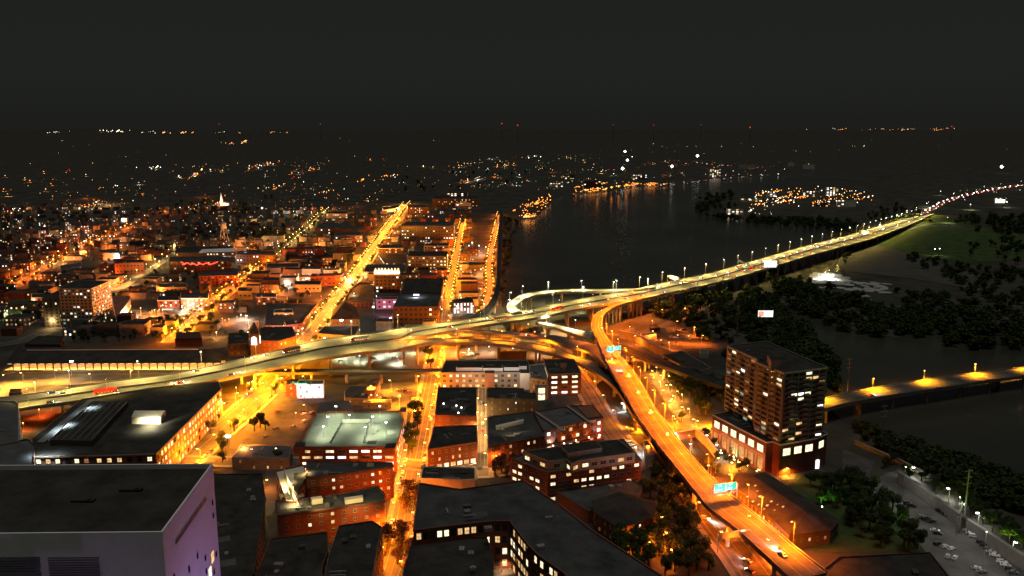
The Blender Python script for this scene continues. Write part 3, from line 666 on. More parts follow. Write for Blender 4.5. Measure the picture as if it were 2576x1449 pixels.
# --- parking block at the left edge
root,pts,o=bld('parking_block','grey block cut by the left edge with slanting rows of white lit openings','building',[(-140,1006),(38,1008),(46,1014),(48,1108),(-140,1140)],23,'stone','roof2',5,sp=6,win=(4.2,1.5),lit=.95,mats=('w4','w1','w2'),near=True,seed=2)
bld('apartment_block','low dark block with a slanted grey roof below the left warehouse','building',[(-60,1122),(70,1104),(88,1120),(84,1170),(-60,1178)],22,'brickd','roof2',3,lit=.1)
# --- parking garage
zg=16
root,pts,o=bld('parking_garage','brick parking garage with a greenish-white lit open roof deck','parking garage',[(796,1035),(1021,1033),(997,1123),(751,1124)],zg,'brick','gdeck',4,sp=6.5,win=(5,1.7),lit=.8,mats=('w4','w1','w2'),parapet=1.2,near=True,seed=8)
for x0,y0,x1,y1 in ((862,1060,829,1117),(929,1060,915,1117)):
    for k in range(5):
        t0=k/5; t1=t0+.14; b=MB(); a=P(x0+(x1-x0)*t0,y0+(y1-y0)*t0,zg-1); c_=P(x0+(x1-x0)*t1,y0+(y1-y0)*t1,zg-1); b.tube(a-o,c_-o,.8,n=4); b.build('ramp_wall',M['dark'],root)
roofbox(root,o,'ramp_wall',[(862,1055),(930,1054),(929,1057),(861,1058)],zg-1,zg+.6,'cream')
roofbox(root,o,'stair_tower',[(1006,1024),(1024,1024),(1022,1036),(1003,1036)],zg-1,zg+4,'cream','roof')
roofbox(root,o,'stair_tower',[(745,1112),(768,1112),(766,1124),(737,1124)],zg-1,zg+3,'brick','roofb')
roofbox(root,o,'stair_tower',[(972,1116),(998,1114),(994,1127),(966,1128)],zg-1,zg+3,'brick','roofb')
b=MB()
for side in ((800,1040,768,1112),(1010,1040,992,1112)):
    for k in range(22):
        t=k/22; x=side[0]+(side[2]-side[0])*t; y=side[1]+(side[3]-side[1])*t; a=P(x,y,zg-.9); c_=P(x+(26 if side[0]<900 else -26),y,zg-.9); b.tube(a-o,c_-o,.1,n=4)
tag(b.build('parking_line',M['line'],root),kind='stuff')
gi=0
for x,y in ((846,1048),(956,1048),(826,1075),(938,1075),(815,1100),(920,1102),(972,1090),(880,1070)):
    lamp(P(x,y,zg-.9),7,'%s white lamp from the left on the lit garage roof deck'%nth(gi),'wht',(.86,1,.66),11000,0,0,1.1,ang=165,name='deck_lamp',cat='deck lamp',group='lamps on the parking garage roof'); gi+=1
# --- block south of the garage
root,pts,o=bld('brick_apartments','red brick apartment wing with lit pairs of windows below the parking garage','building',[(772,1158),(986,1163),(989,1173),(804,1199),(770,1199)],19,'brick','roof',4,sp=4.2,win=(1.7,1.7),lit=.3,near=True,cornice='brickd',units=3,seed=5)
root,pts,o=bld('brick_apartments','darker red brick wing with yellow roof terraces left of the tree-lined street','building',[(744,1262),(949,1221),(968,1243),(967,1261),(700,1296),(694,1258)],18,'brick','roof',4,sp=5,win=(1.7,1.8),lit=.18,near=True,cornice='brickd',units=4,seed=9)
roofbox(root,o,'lit_terrace',[(866,1252),(912,1245),(913,1252),(868,1259)],17.2,19.4,'cream')
spot(root,tuple(P(893,1262,23)-o),5500,(1,.72,.25),120,.9,.2,aim=(0,.8,-.6))
roofbox(root,o,'lit_terrace',[(780,1251),(808,1247),(812,1253),(784,1257)],17.2,20,'cream')
spot(root,tuple(P(798,1262,23.5)-o),5500,(1,.72,.25),120,.9,.2,aim=(0,.8,-.6))
root,pts,o=bld('courtyard_terrace','yellow-lit rooftop courtyard with dark planter at the corner of the brick apartments','terrace',[(693,1184),(764,1168),(775,1205),(745,1262),(722,1268)],15,'brick','cream',3,sp=5,lit=.2,near=True,seed=2)
roofbox(root,o,'planter',[(740,1190),(768,1188),(770,1200),(750,1232),(738,1215)],14.4,18,'roofb')
roofbox(root,o,'pergola',[(714,1180),(717,1180),(748,1262),(742,1264)],14.4,17.5,'cream')
for x,y in ((705,1196),(728,1200),(735,1232),(738,1255),(765,1180)): spot(root,tuple(P(x,y,21)-o),5200,(1,.74,.28),150,.9,.2)
bld('dark_block','flat black-roofed block with an orange-lit alley on its left at the bottom','building',[(682,1353),(824,1337),(826,1384),(812,1420),(800,1530),(610,1530)],23,'brick','roofb',4,sp=5,lit=.25,near=True,units=3,seed=12)
bld('dark_block','small flat-roofed block with a yellow roof hatch beside the tree-lined street','building',[(852,1322),(935,1309),(962,1325),(950,1375),(925,1530),(800,1530),(826,1400)],21,'brickd','roofb',4,sp=5,lit=.1,near=True,units=4,seed=13)
bld('dark_block','black flat-roofed block right behind the pale foreground tower','building',[(540,1192),(660,1190),(668,1245),(640,1440),(545,1530),(530,1300)],17,'brickd','roofb',3,sp=6,lit=.06,near=True,units=4,seed=14)
bld('low_hall','low grey-roofed hall with two green-white wall lamps left of the garage','building',[(605,1118),(706,1118),(735,1122),(728,1152),(583,1150)],8,'grey','roof2',2,sp=7,lit=.2,near=True,seed=15)
# --- big black roofs bottom centre
root,pts,o=bld('large_block','huge black flat roof stepping down to the bottom edge beside the brick plaza','building',[(1054,1214),(1157,1230),(1316,1207),(1408,1269),(1486,1331),(1668,1449),(1760,1530),(1500,1560),(1420,1440),(1355,1395),(1332,1372),(1283,1309),(1238,1309),(1040,1332)],24,'brick','roof',4,sp=3,win=(2.3,3.2),lit=.55,mats=('w2','w1','w2'),near=True,cornice='brickd',units=5,seed=16)
bld('dark_block','dark lower roof in front of the huge black flat roof, bottom centre','building',[(1038,1352),(1225,1350),(1243,1400),(1238,1540),(990,1540),(1016,1430)],17,'brickd','roofb',3,sp=5,lit=.12,near=True,units=5,seed=17)
root,pts,o=bld('dark_block','black-roofed block with a pink blank side wall beside the narrow street','building',[(1064,1173),(1195,1176),(1196,1205),(1161,1206),(1058,1202)],20,'cream','roofb',0,units=2,near=True)
# --- brick office with penthouse
zo=H(1614,1216,1158)
root,pts,o=bld('brick_office','four-storey red brick office with set-back grey penthouse beside the big ramp','office',[(1285,1152),(1322,1140),(1568,1104),(1614,1156),(1378,1188)],18,'brick','roof2',4,sp=4.4,win=(3,1.9),lit=.42,mats=('w1','w2','w1'),near=True,cornice='brickd',seed=21)
office=root; root,pts,o=bld('penthouse_floor','grey set-back penthouse with a black roof on top of the brick office','building',[(1315,1134),(1553,1104),(1598,1138),(1458,1158),(1437,1166),(1424,1155),(1378,1160)],23,'beige','roofb',1,zb=17,sp=5,win=(3.8,2.2),lit=.7,mats=('w1','w2'),near=True,seed=22,parapet=.6)
roofbox(root,o,'plant_room',[(1408,1120),(1500,1108),(1515,1126),(1428,1140)],22.5,26,'grey','roofb')
adopt(root,office)
# --- lettered red brick hall
root,pts,o=bld('brick_hall','bright red brick hall with pale lettering along its roof edge beside the street curve','building',[(1368,1083),(1518,1050),(1492,1019),(1424,1021),(1342,1036)],15,'brick','roof2',3,sp=5.5,win=(2.6,2.4),lit=.55,mats=('w1','w4','w2'),near=True,cornice='brickd',seed=31)
roofbox(root,o,'roof_parapet',[(1345,1036),(1350,1034),(1424,1083),(1416,1085)],14.4,15.6,'bricko')
roofbox(root,o,'roof_parapet',[(1423,1020),(1430,1020),(1489,1062),(1482,1064)],14.4,15.6,'bricko')
roofbox(root,o,'roof_terrace',[(1452,1023),(1488,1020),(1512,1047),(1478,1051)],14.4,15.1,'bricko')
a=P(1368,1083,15); c_=P(1518,1050,15); d=(c_-a).normalized(); nr=Vector((d.y,-d.x,0)); an=math.atan2(d.y,d.x)
def text(s,size,loc,rot,m,parent,name='lettering',ext=.06,al='CENTER'):
    cu=bpy.data.curves.new(name,'FONT'); cu.body=s; cu.size=size; cu.extrude=ext; cu.align_x=al; cu.align_y='CENTER'
    t=bpy.data.objects.new(name,cu); dg=bpy.context.evaluated_depsgraph_get(); COL.objects.link(t); dg.update()
    me=bpy.data.meshes.new_from_object(t.evaluated_get(bpy.context.evaluated_depsgraph_get())); bpy.data.objects.remove(t); me.materials.clear(); me.materials.append(m)
    ob=bpy.data.objects.new(name,me); COL.objects.link(ob); ob.location=loc; ob.rotation_euler=rot
    if parent: ob.parent=parent
    return ob
pal=mat('pale_lettering',(.75,.6,.42),.7,.2,0)
for f,tx in ((.37,'THE WATKINS'),(.72,'AT SHOCKOE')):
    p=a+d*(c_-a).length*f+nr*.45; text(tx,2.1,(p.x-o.x,p.y-o.y,14.2),(math.pi/2,0,an),pal,root)
b=MB(); L=(c_-a).length; b.box((0,0,0),(L*.8,2.2,.3)); q=b.build('awning',M['bricko'],root); p=a+d*L*.55+nr*1.3; q.location=(p.x-o.x,p.y-o.y,3.9); q.rotation_euler=(0,0,an)
for f,cc,pw in ((.12,(1,.95,.9),2600),(.3,YEL,1500),(.5,YEL,1800),(.72,YEL,1800),(.9,(1,.9,1),3000)):
    p=a+d*L*f+nr*2.2; b=MB(); b.box((0,0,0),(.6,.5,.4)); q=b.build('wall_lamp',G['wht'],root); q.location=(p.x-o.x,p.y-o.y,4.6); spot(q,(0,0,-.3),pw,cc,160,.9,.2); spot(q,(0,0,.3),pw*.8,cc,120,.9,.2,aim=(-nr.x*.4,-nr.y*.4,1))
root,pts,o=bld('brick_warehouse','low brick warehouse under a big dark roof with a cream rooftop lantern','warehouse',[(1226,1048),(1342,1034),(1369,1084),(1369,1096),(1228,1122)],14,'brick','roof',3,sp=4,win=(1.6,2),lit=.45,mats=('w1','w2','w3'),near=True,cornice='brickd',units=3,seed=33)
q=roofbox(root,o,'roof_lantern',[(1247,1070),(1316,1054),(1318,1058),(1248,1075)],13.3,15.2,'cream')
spot(root,tuple(P(1285,1082,17.5)-o),1500,(1,.75,.4),150,.9,.3,aim=(0,.8,-.4))
for k in range(9):
    p=P(1262+k*12.4,1128-k*2.6,5); b=MB(); b.box((0,0,0),(.5,.5,.4)); q=b.build('wall_lamp',G['yel'],root); q.location=p-o; spot(q,(0,-.5,-.2),900,YEL,160,.9,.2)
root,pts,o=bld('dark_warehouse','dark plastered block with scattered small white windows north of the lantern roof','building',[(1225,975),(1317,976),(1320,985),(1349,989),(1351,1004),(1225,1001)],15,'dark','roofb',3,sp=5.5,win=(1,1.5),lit=.35,mats=('w4','w3','w4'),near=True,seed=34)
root,pts,o=bld('dark_warehouse','black-roofed brick block with roof machinery left of the narrow cross street','building',[(1101,974),(1200,973),(1199,1046),(1094,1044)],14,'brick','roofb',3,sp=5,lit=.2,near=True,units=9,seed=35)
for x,y in ((1116,1016),(1148,1021),(1153,1039),(1161,1026)):
    q=addbox(root,o,'roof_light',P(x,y,14),(.8,.5,.4),0,G['wht'])
root,pts,o=bld('brick_warehouse','red brick corner building with a bright shopfront row facing the viewer','building',[(1092,1073),(1199,1069),(1201,1111),(1076,1130)],14,'brick','roofb',3,sp=4.2,win=(1.3,2),lit=.35,mats=('w1','w2'),near=True,cornice='bricko',shop=.95,seed=36)
for k in range(8):
    p=P(1085+k*14.5,1157-k*1.3,4); b=MB(); b.box((0,0,0),(.5,.5,.4)); q=b.build('wall_lamp',G['yel'],root); q.location=p-o; spot(q,(0,-.6,-.2),1500,YEL,165,.9,.2)
# --- apartments with white clerestory
za=H(1200,968,938)
root,pts,o=bld('long_apartments','long low apartment block with white strip skylights on its black roof','building',[(1120,906),(1327,905),(1340,936),(1107,937)],13,'beige','roofb',3,sp=5,win=(2.4,2.2),lit=.42,mats=('w1','w2','w2'),near=True,seed=41)
for px in ([(1149,921),(1213,921),(1213,925),(1147,925)],[(1214,919),(1265,919),(1265,926),(1214,926)],[(1268,920),(1306,920),(1306,924),(1268,924)],[(1306,915),(1325,915),(1325,921),(1306,921)]):
    roofbox(root,o,'clerestory',px,12.3,15,'white','roofb')
for x in (1180,1240,1287,1315): 
    for k in (0,): spot(root,tuple(P(x,931,19)-o),2600,(1,.88,.75),130,.9,.3,aim=(0,.8,-.5))
for x,m_ in ((1232,'bricko'),(1320,'cream')):
    roofbox(root,o,'bay_tower',[(x-12,932),(x+12,932),(x+12,939),(x-12,939)],0,13.4,m_,'roofb')
root,pts,o=bld('corner_office','orange-lit brick office with bright ribbon windows beside the dark road','office',[(1367,903),(1446,903),(1462,938),(1379,941)],17,'bricko','roofb',4,sp=6.2,win=(4.6,1.9),lit=.85,mats=('w4','w1','w1'),near=True,cornice='beige',seed=42)
roofbox(root,o,'plant_room',[(1410,913),(1425,913),(1425,924),(1410,924)],16.2,19,'bricko')
root,pts,o=bld('glass_stair_hall','brightly lit white glass stair hall joining the long apartments to the office','building',[(1346,968),(1378,967),(1379,972),(1346,973)],11,'cream','roof2',2,sp=6,win=(5.2,4.4),lit=1,mats=('w1',),near=True,seed=43)
bld('link_block','pale stepped block with balconies between the long apartments and the brick office','building',[(1330,918),(1366,914),(1378,942),(1376,956),(1334,950)],13,'cream','roof2',3,sp=4,lit=.3,near=True,seed=44)
# hipped hall
def hiproof(name,label,px,z,h,wallm,roofm,inset=.5,rows=1,lit=.1,ridge=True,**k):
    root,pts,o=bld(name,label,'building',px,z,wallm,roofm,rows,parapet=0,lit=lit,near=True,**k)
    loc=[p-o for p in pts]; n=len(loc); b=MB(); c=sum(loc,Vector())/n
    Ls=[((loc[i]-loc[(i+1)%n]).length,i) for i in range(n)]; i0=max(Ls)[1]; d=(loc[(i0+1)%n]-loc[i0]).normalized()
    half=max(Ls)[0]/2*inset; r0=c-d*half; r1=c+d*half; zz=z-o.z+.05
    ov=[(p+(p-c).normalized()*.8) for p in loc]; vs=[(p.x,p.y,zz) for p in ov]+[(r0.x,r0.y,zz+h),(r1.x,r1.y,zz+h)]; fs=[]
    for i in range(n):
        j=(i+1)%n; near0=(ov[i]-r0).length<(ov[i]-r1).length; near1=(ov[j]-r0).length<(ov[j]-r1).length
        A=n if near0 else n+1; B=n if near1 else n+1
        fs.append((i,j,B) if A==B else (i,j,B,A))
    b.add(vs,fs); b.build('hip_roof',M[roofm],root); return root,pts,o
hiproof('hipped_hall','dark hip-roofed hall with small skylights between the brick office and red hall',[(1352,1012),(1412,1002),(1464,1010),(1450,1026),(1400,1036),(1350,1030)],8,6,'brickd','roof')
hiproof('hipped_hall','dark pyramid-roofed market hall left of the dazzling parking lamp',[(832,803),(842,775),(895,772),(905,803)],9,13,'beige','roofb',.1)
hiproof('gabled_shed','dark low shed with a ridged roof directly behind the parking garage',[(797,1036),(810,1017),(880,1015),(888,1030)],8,4,'grey','roof2',.8)
# lit white building under the viaduct
root,pts,o=bld('painted_building','small white building glowing pink and blue under coloured light by the viaduct','building',[(745,967),(752,955),(816,955),(813,966)],11,'white','roofb',3,sp=4.4,win=(1.3,1.6),lit=.55,mats=('w4','w4','w1'),near=True,seed=51)
b=MB(); b.box((0,0,0),(9,.5,.8)); q=b.build('green_sign',glow('green_sign',(.05,1,.4),2.5),root); q.location=P(757,966,11.2)-o
for x,cc in ((752,(.9,.6,1)),(770,(1,.75,1)),(790,(.7,.75,1)),(806,(1,.85,.9))):
    p=P(x,1013,1); spot(root,tuple(p+Vector((0,-4,5))-o),6500,cc,120,.9,.2,aim=(0,1,.15)); b=MB(); b.box((0,0,0),(.8,.6,.5)); b.tube((0,0,0),(0,0,-5),.08,n=4); q=b.build('floodlight_post',M['steel'],root); q.location=p+Vector((0,-4,5.6))-o
bld('brick_block','plain red brick box joined to the left side of the glowing white building','building',[(719,966),(730,954),(754,953),(745,968)],10,'brick','roofb',2,lit=.05,near=True)
bld('corner_shop','flat grey-roofed shop with a lamp-lit corner between the white building and lot','building',[(866,985),(882,970),(938,970),(925,1002),(868,1000)],6,'beige','roof',1,sp=4,lit=.6,near=True,units=2)
bld('corner_house','two-storey orange brick house with a lit shopfront beside the yellow lot','building',[(914,984),(934,955),(957,951),(942,986)],8,'bricko','bricko',2,sp=3,win=(1.6,1.6),lit=.7,near=True,mats=('w1','w2'))
bld('long_shop_wall','long low shop with a black sign facing the yellow street behind the garage','building',[(916,1004),(985,1004),(984,1012),(914,1012)],5,'beige','roof2',1,sp=5,lit=.2,near=True)
# --- Vistas style tower
zp=20
root,pts,o=pod=bld('podium','red brick podium of the apartment tower with bright white framed windows','podium',[(1793,1042),(1928,1111.5),(1945,1109),(1963,1117.5),(2053,1102),(2081,1090),(2000,1050),(1880,1025)],zp,'brick','roofb',2,sp=8,win=(5.6,4.6),lit=.95,mats=('w1',),near=True,cornice='cream',skip=(0,),seed=61)
a=P(1793,1042,zp); c_=P(1928,1111.5,zp); d=(c_-a); L=d.length; d.normalize(); nr=Vector((d.y,-d.x,0)); rz=math.atan2(nr.y,nr.x)-math.pi/2
for k in range(6):
    p=a+d*L*(k+.5)/6; q=link('arched_window',winmesh(4,7,'w3',True),root,(p.x-o.x+nr.x*.02,p.y-o.y+nr.y*.02,5.5),rz)
    b=MB(); b.box((0,.15,0),(1,.4,8.5)); q=b.build('pilaster',M['beige'],root); p=a+d*L*(k+.02)/6; q.location=(p.x-o.x,p.y-o.y,5.2); q.rotation_euler=(0,0,rz)
    p=a+d*L*(k+.5)/6+nr*2.2; q=addbox(root,o,'uplight',(p.x,p.y,.3),(.5,.5,.4),0,G['yel']); spot(q,(0,0,.6),4600,(1,.64,.2),100,.9,.2,aim=(-nr.x*.5,-nr.y*.5,1))
    p=a+d*L*(k+.5)/6+nr*3; spot(root,(p.x-o.x,p.y-o.y,9),700,(1,.75,.3),150,.9,.3,aim=(-nr.x,-nr.y,.15))
for x,y,pw in ((1950,1140,9000),(1985,1135,6000),(2040,1120,6000)):
    p=P(x,y,3); spot(root,tuple(p-o+Vector((0,-9,6))),pw,YEL,150,.9,.3,aim=(0,.7,.5))
for x,y,s_ in ((1961,1168,5.5),(2044,1165,5.5)):
    p=P(x,y,3); q=addbox(root,o,'lit_entrance',(p.x,p.y-2.0,.3),(7,.3,s_),.15,G['w4'])
M['towerm']=mat('tower_cladding',(.11,.115,.12),.7,.3,.2,.3); ztw=H(1972,1114,938,zp)
tw=[(1829,869),(1904,903),(1904,911),(1972.8,937.7),(2081.6,924)]
w3=[P(x,y,ztw) for x,y in tw]; back=w3[0]+w3[4]-w3[3]+Vector((0,0,0))
root,pts,o=bld('apartment_tower','dark high-rise apartment tower with scattered lit windows rising from the brick podium','apartment tower',[tuple(p) for p in w3+[back]],ztw,'towerm','roofb',14,zb=zp-.5,sp=4.7,win=(3.9,1.5),lit=.2,mats=('w1','w3','w3','w2','w5','w3','w2','w4'),near=False,dark=True,world=True,cornice='stone',seed=64,units=2)
# balconies
bal=MB(); bal.box((0,.9,-.1),(4.2,1.8,.2)); bal.box((0,1.75,.5),(4.2,.06,1.0)); BAL=bal.mesh('balcony_mesh',M['grey'])
for (a,c_) in ((w3[0],w3[1]),(w3[2],w3[3]),(w3[3],w3[4])):
    d=(c_-a); L=d.length; d.normalize(); nr=Vector((d.y,-d.x,0)); 
    if nr.dot(Vector((-a.x,-a.y,0)))<0: nr=-nr
    rz=math.atan2(nr.y,nr.x)-math.pi/2; n=int(L/9); fh=(ztw-zp)/14
    for i in range(n):
        for f in range(13):
            p=a+d*L*(i+.5)/n; link('balcony',BAL,root,(p.x-o.x,p.y-o.y,fh*(f+.35)),rz)
roofbox(root,o,'plant_room',[(1930,893),(1972,893),(1990,905),(1940,908)],ztw-1,ztw+5,'grey','roofb')
p=w3[0]+(w3[1]-w3[0])*.2
adopt(pod[0],root)
# --- houses near ramp bottom, dark
hiproof('hipped_house','dark hip-roofed house with three tall lit windows among the trees at bottom','' or [(1490,1262),(1560,1238),(1650,1265),(1640,1300),(1560,1330),(1500,1290)],10,4,'brickd','roofb',.5,rows=2,sp=4)
bld('low_terrace','flat dark terrace roof between the brick office and the ramp trees','building',[(1400,1235),(1590,1205),(1620,1222),(1600,1262),(1480,1285)],7,'brickd','roof',0,units=3)
lh=hiproof('long_hall','long black-roofed hall with rows of small lit skylights right of the big ramp',[(1855,1192),(1925,1188),(2110,1308),(2090,1332),(1985,1345),(1930,1290),(1840,1215)],8,5,'dark','roofb',.75)
for i,(x,y) in enumerate(((1905,1236),(1894,1262),(1908,1270),(1922,1281),(1940,1262),(1930,1272),(1956,1270),(1918,1252),(1880,1250),(1948,1284),(1900,1222),(1970,1275))):
    addbox(lh[0],lh[2],'skylight',P(x,y,13.2),(1.6,.7,.25),.8,G['w2' if i%3 else 'w3'])
root,pts,o=bld('lit_annex','small flat annex with a cream wall lit from above right of the ramp','building',[(2004,1332),(2085,1312),(2108,1326),(2018,1350)],4,'cream','cream',1,sp=5,lit=.2,near=True)
for x,y in ((2015,1326),(2050,1316),(2082,1310)): spot(root,tuple(P(x,y,9)-o),2200,(1,.85,.4),150,.9,.2)
bld('dark_hall','wide black roof along the bottom edge right of the orange ramp','building',[(2110,1400),(2340,1388),(2420,1490),(2380,1600),(2090,1600),(2060,1440)],12,'brickd','roofb',2,lit=.1,near=True,units=3)
# --- train shed
ze=7; zr=13
a=[P(10,914,ze),P(555,912,ze),P(566,874,ze),P(50,868,ze)]; r0=P(58,880,zr); r1=P(512,878,zr); o=sum(a,Vector())/4; o.z=0
root=empty('train_shed','very long dark gabled train shed with a glowing open platform side','' or o,0,'very long dark gabled train shed with a glowing open platform side','train shed') if 0 else empty('train_shed',o,0,'very long dark gabled train shed with a glowing open platform side','train shed')
b=MB(); A=[p-o for p in a]; q0,q1=r0-o,r1-o; b.add([*A,q0,q1],[(0,1,5,4),(1,2,5),(2,3,4,5),(3,0,4)]); th=Vector((0,0,-.5)); b.add([p+th for p in A],[(0,1,2,3)]); b.quad(A[0],A[1],A[1]+th,A[0]+th)
b.build('roof',M['roofb'],root)
b=MB(); b.tube(q0+Vector((4,-1.5,.1)),q1+Vector((-4,-1.5,.1)),.35,n=4); b.build('ridge_light_strip',mat('ridge_strip',(.5,.45,.38),.6,.2,.1,1),root)
nb=27; dirx=(a[1]-a[0]); Lx=dirx.length; dirx.normalize()
for k in range(nb+1):
    p=a[0]+dirx*Lx*k/nb-o; b=MB(); b.tube((p.x,p.y+1,0),(p.x,p.y+1,ze-.4),.5,n=5); b.build('column',M['steel'],root)
    if k<nb:
        p=a[0]+dirx*Lx*(k+.5)/nb-o; b=MB(); b.box((0,0,0),(3.2,.9,.4)); q=b.build('platform_light',glow('platform_light',(1,.7,.42),3.5),root); q.location=(p.x,p.y+2.4,ze-1)
        spot(q,(0,.5,-.4),7000,(1,.42,.08),165,.9,.3)
b=MB(); b.box((Lx/2,0,0),(Lx,.4,5.2)); q=b.build('inner_wall',M['cream'],root); q.location=a[0]-o+Vector((0,11,-ze+2.9)); q.rotation_euler=(0,0,math.atan2(dirx.y,dirx.x))
b=MB(); b.box((Lx/2,0,0),(Lx,10,1.1)); q=b.build('platform',M['conc'],root); q.location=a[0]-o+Vector((0,4,-ze+.6)); q.rotation_euler=(0,0,math.atan2(dirx.y,dirx.x))
bld('shed_head_house','dark flat-roofed end block behind the left end of the train shed','building',[(62,866),(95,846),(160,846),(152,866)],12,'brickd','roofb',0)
bld('low_shed','black flat shed in the yellow-lit yard in front of the highway','building',[(172,969),(300,958),(302,972),(180,978)],5,'brickd','roofb',0)
bld('low_shed','small black shed at the far left of the yellow-lit yard','building',[(25,978),(54,978),(55,988),(22,990)],5,'brickd','roofb',0)
# --- clock tower and station
zc=26
root,pts,o=bld('clock_tower','dark brick clock tower with two glowing white arched faces behind the highway','clock tower',[(627,829),(646,829),(653,833),(650,840),(628,840)],zc,'brickd','roofb',0,parapet=.3)
pts=[p-o for p in pts]; b=MB(); c_=sum(pts,Vector())/len(pts); n=len(pts); b.add([(p.x*1.12,p.y*1.12,zc+.1) for p in pts]+[(c_.x,c_.y,zc+9)],[(i,(i+1)%n,n) for i in range(n)]); b.build('spire_roof',M['roofb'],root)
for x,y,wd,rz,ox,oy in ((638.5,840,4.6,0,0,-.5),(651.8,836,3.2,math.atan2((P(653,833,zc)-P(650,840,zc)).y,(P(653,833,zc)-P(650,840,zc)).x),.5,-.1)):
    p=P(x,y,zc)+Vector((ox,oy,0)); b=MB(); pr=[(-wd/2,-4)]+[(-wd/2*math.cos(t*math.pi/8),1+wd/2*math.sin(t*math.pi/8)) for t in range(9)]+[(wd/2,-4)]
    b.add([(x_,s_*.2,z_) for s_ in (-1,1) for x_,z_ in pr],[tuple(range(11)),tuple(range(21,10,-1))]+[(i,11+i,11+(i+1)%11,(i+1)%11) for i in range(11)])
    q=b.build('lit_arch',glow('clock_face',(1,.95,.88),2.4),root); q.location=(p.x-o.x,p.y-o.y,zc-5.6); q.rotation_euler=(0,0,rz)
bld('station_block','steep dark-roofed station building right of the clock tower','station',[(655,824),(735,820),(745,845),(700,858),(655,856)],17,'brick','roofb',3,sp=4,win=(1.2,2),lit=.3,near=True,seed=72)
bld('station_block','low brown station wing left of the clock tower','station',[(575,838),(625,836),(625,862),(572,865)],12,'brickd','roofb',2,sp=5,lit=.1,near=True,seed=73)
bld('market_hall','dark brick hall with a maroon roof left of the station wing','building',[(442,836),(505,835),(508,850),(440,852)],8,'brick','brickd',0)
# --- apartment slab left
zs=H(190,826,726)
bld('apartment_slab','twelve-storey grey apartment slab with lit windows left of centre','apartment tower',[(147,725.5),(229,725.5),(277,706),(190,704)],zs,'stone','roofb',12,sp=3.6,win=(1.9,1.5),lit=.24,mats=('w1','w2','w5','w3','w4'),dark=True,seed=81)
bld('apartment_slab','lower dark wing of the grey apartment slab, three storeys shorter','building',[(106,750),(147,750),(150,738),(110,738)],H(120,826,752),'dark','roofb',9,sp=4,lit=.06,dark=True,seed=82)
bld('blank_hall','flat-roofed hall with a large purple-grey blank side wall right of the slab','building',[(281,745),(326,744),(328,752),(300,790),(291,800)],10,'cream','bricko',0)
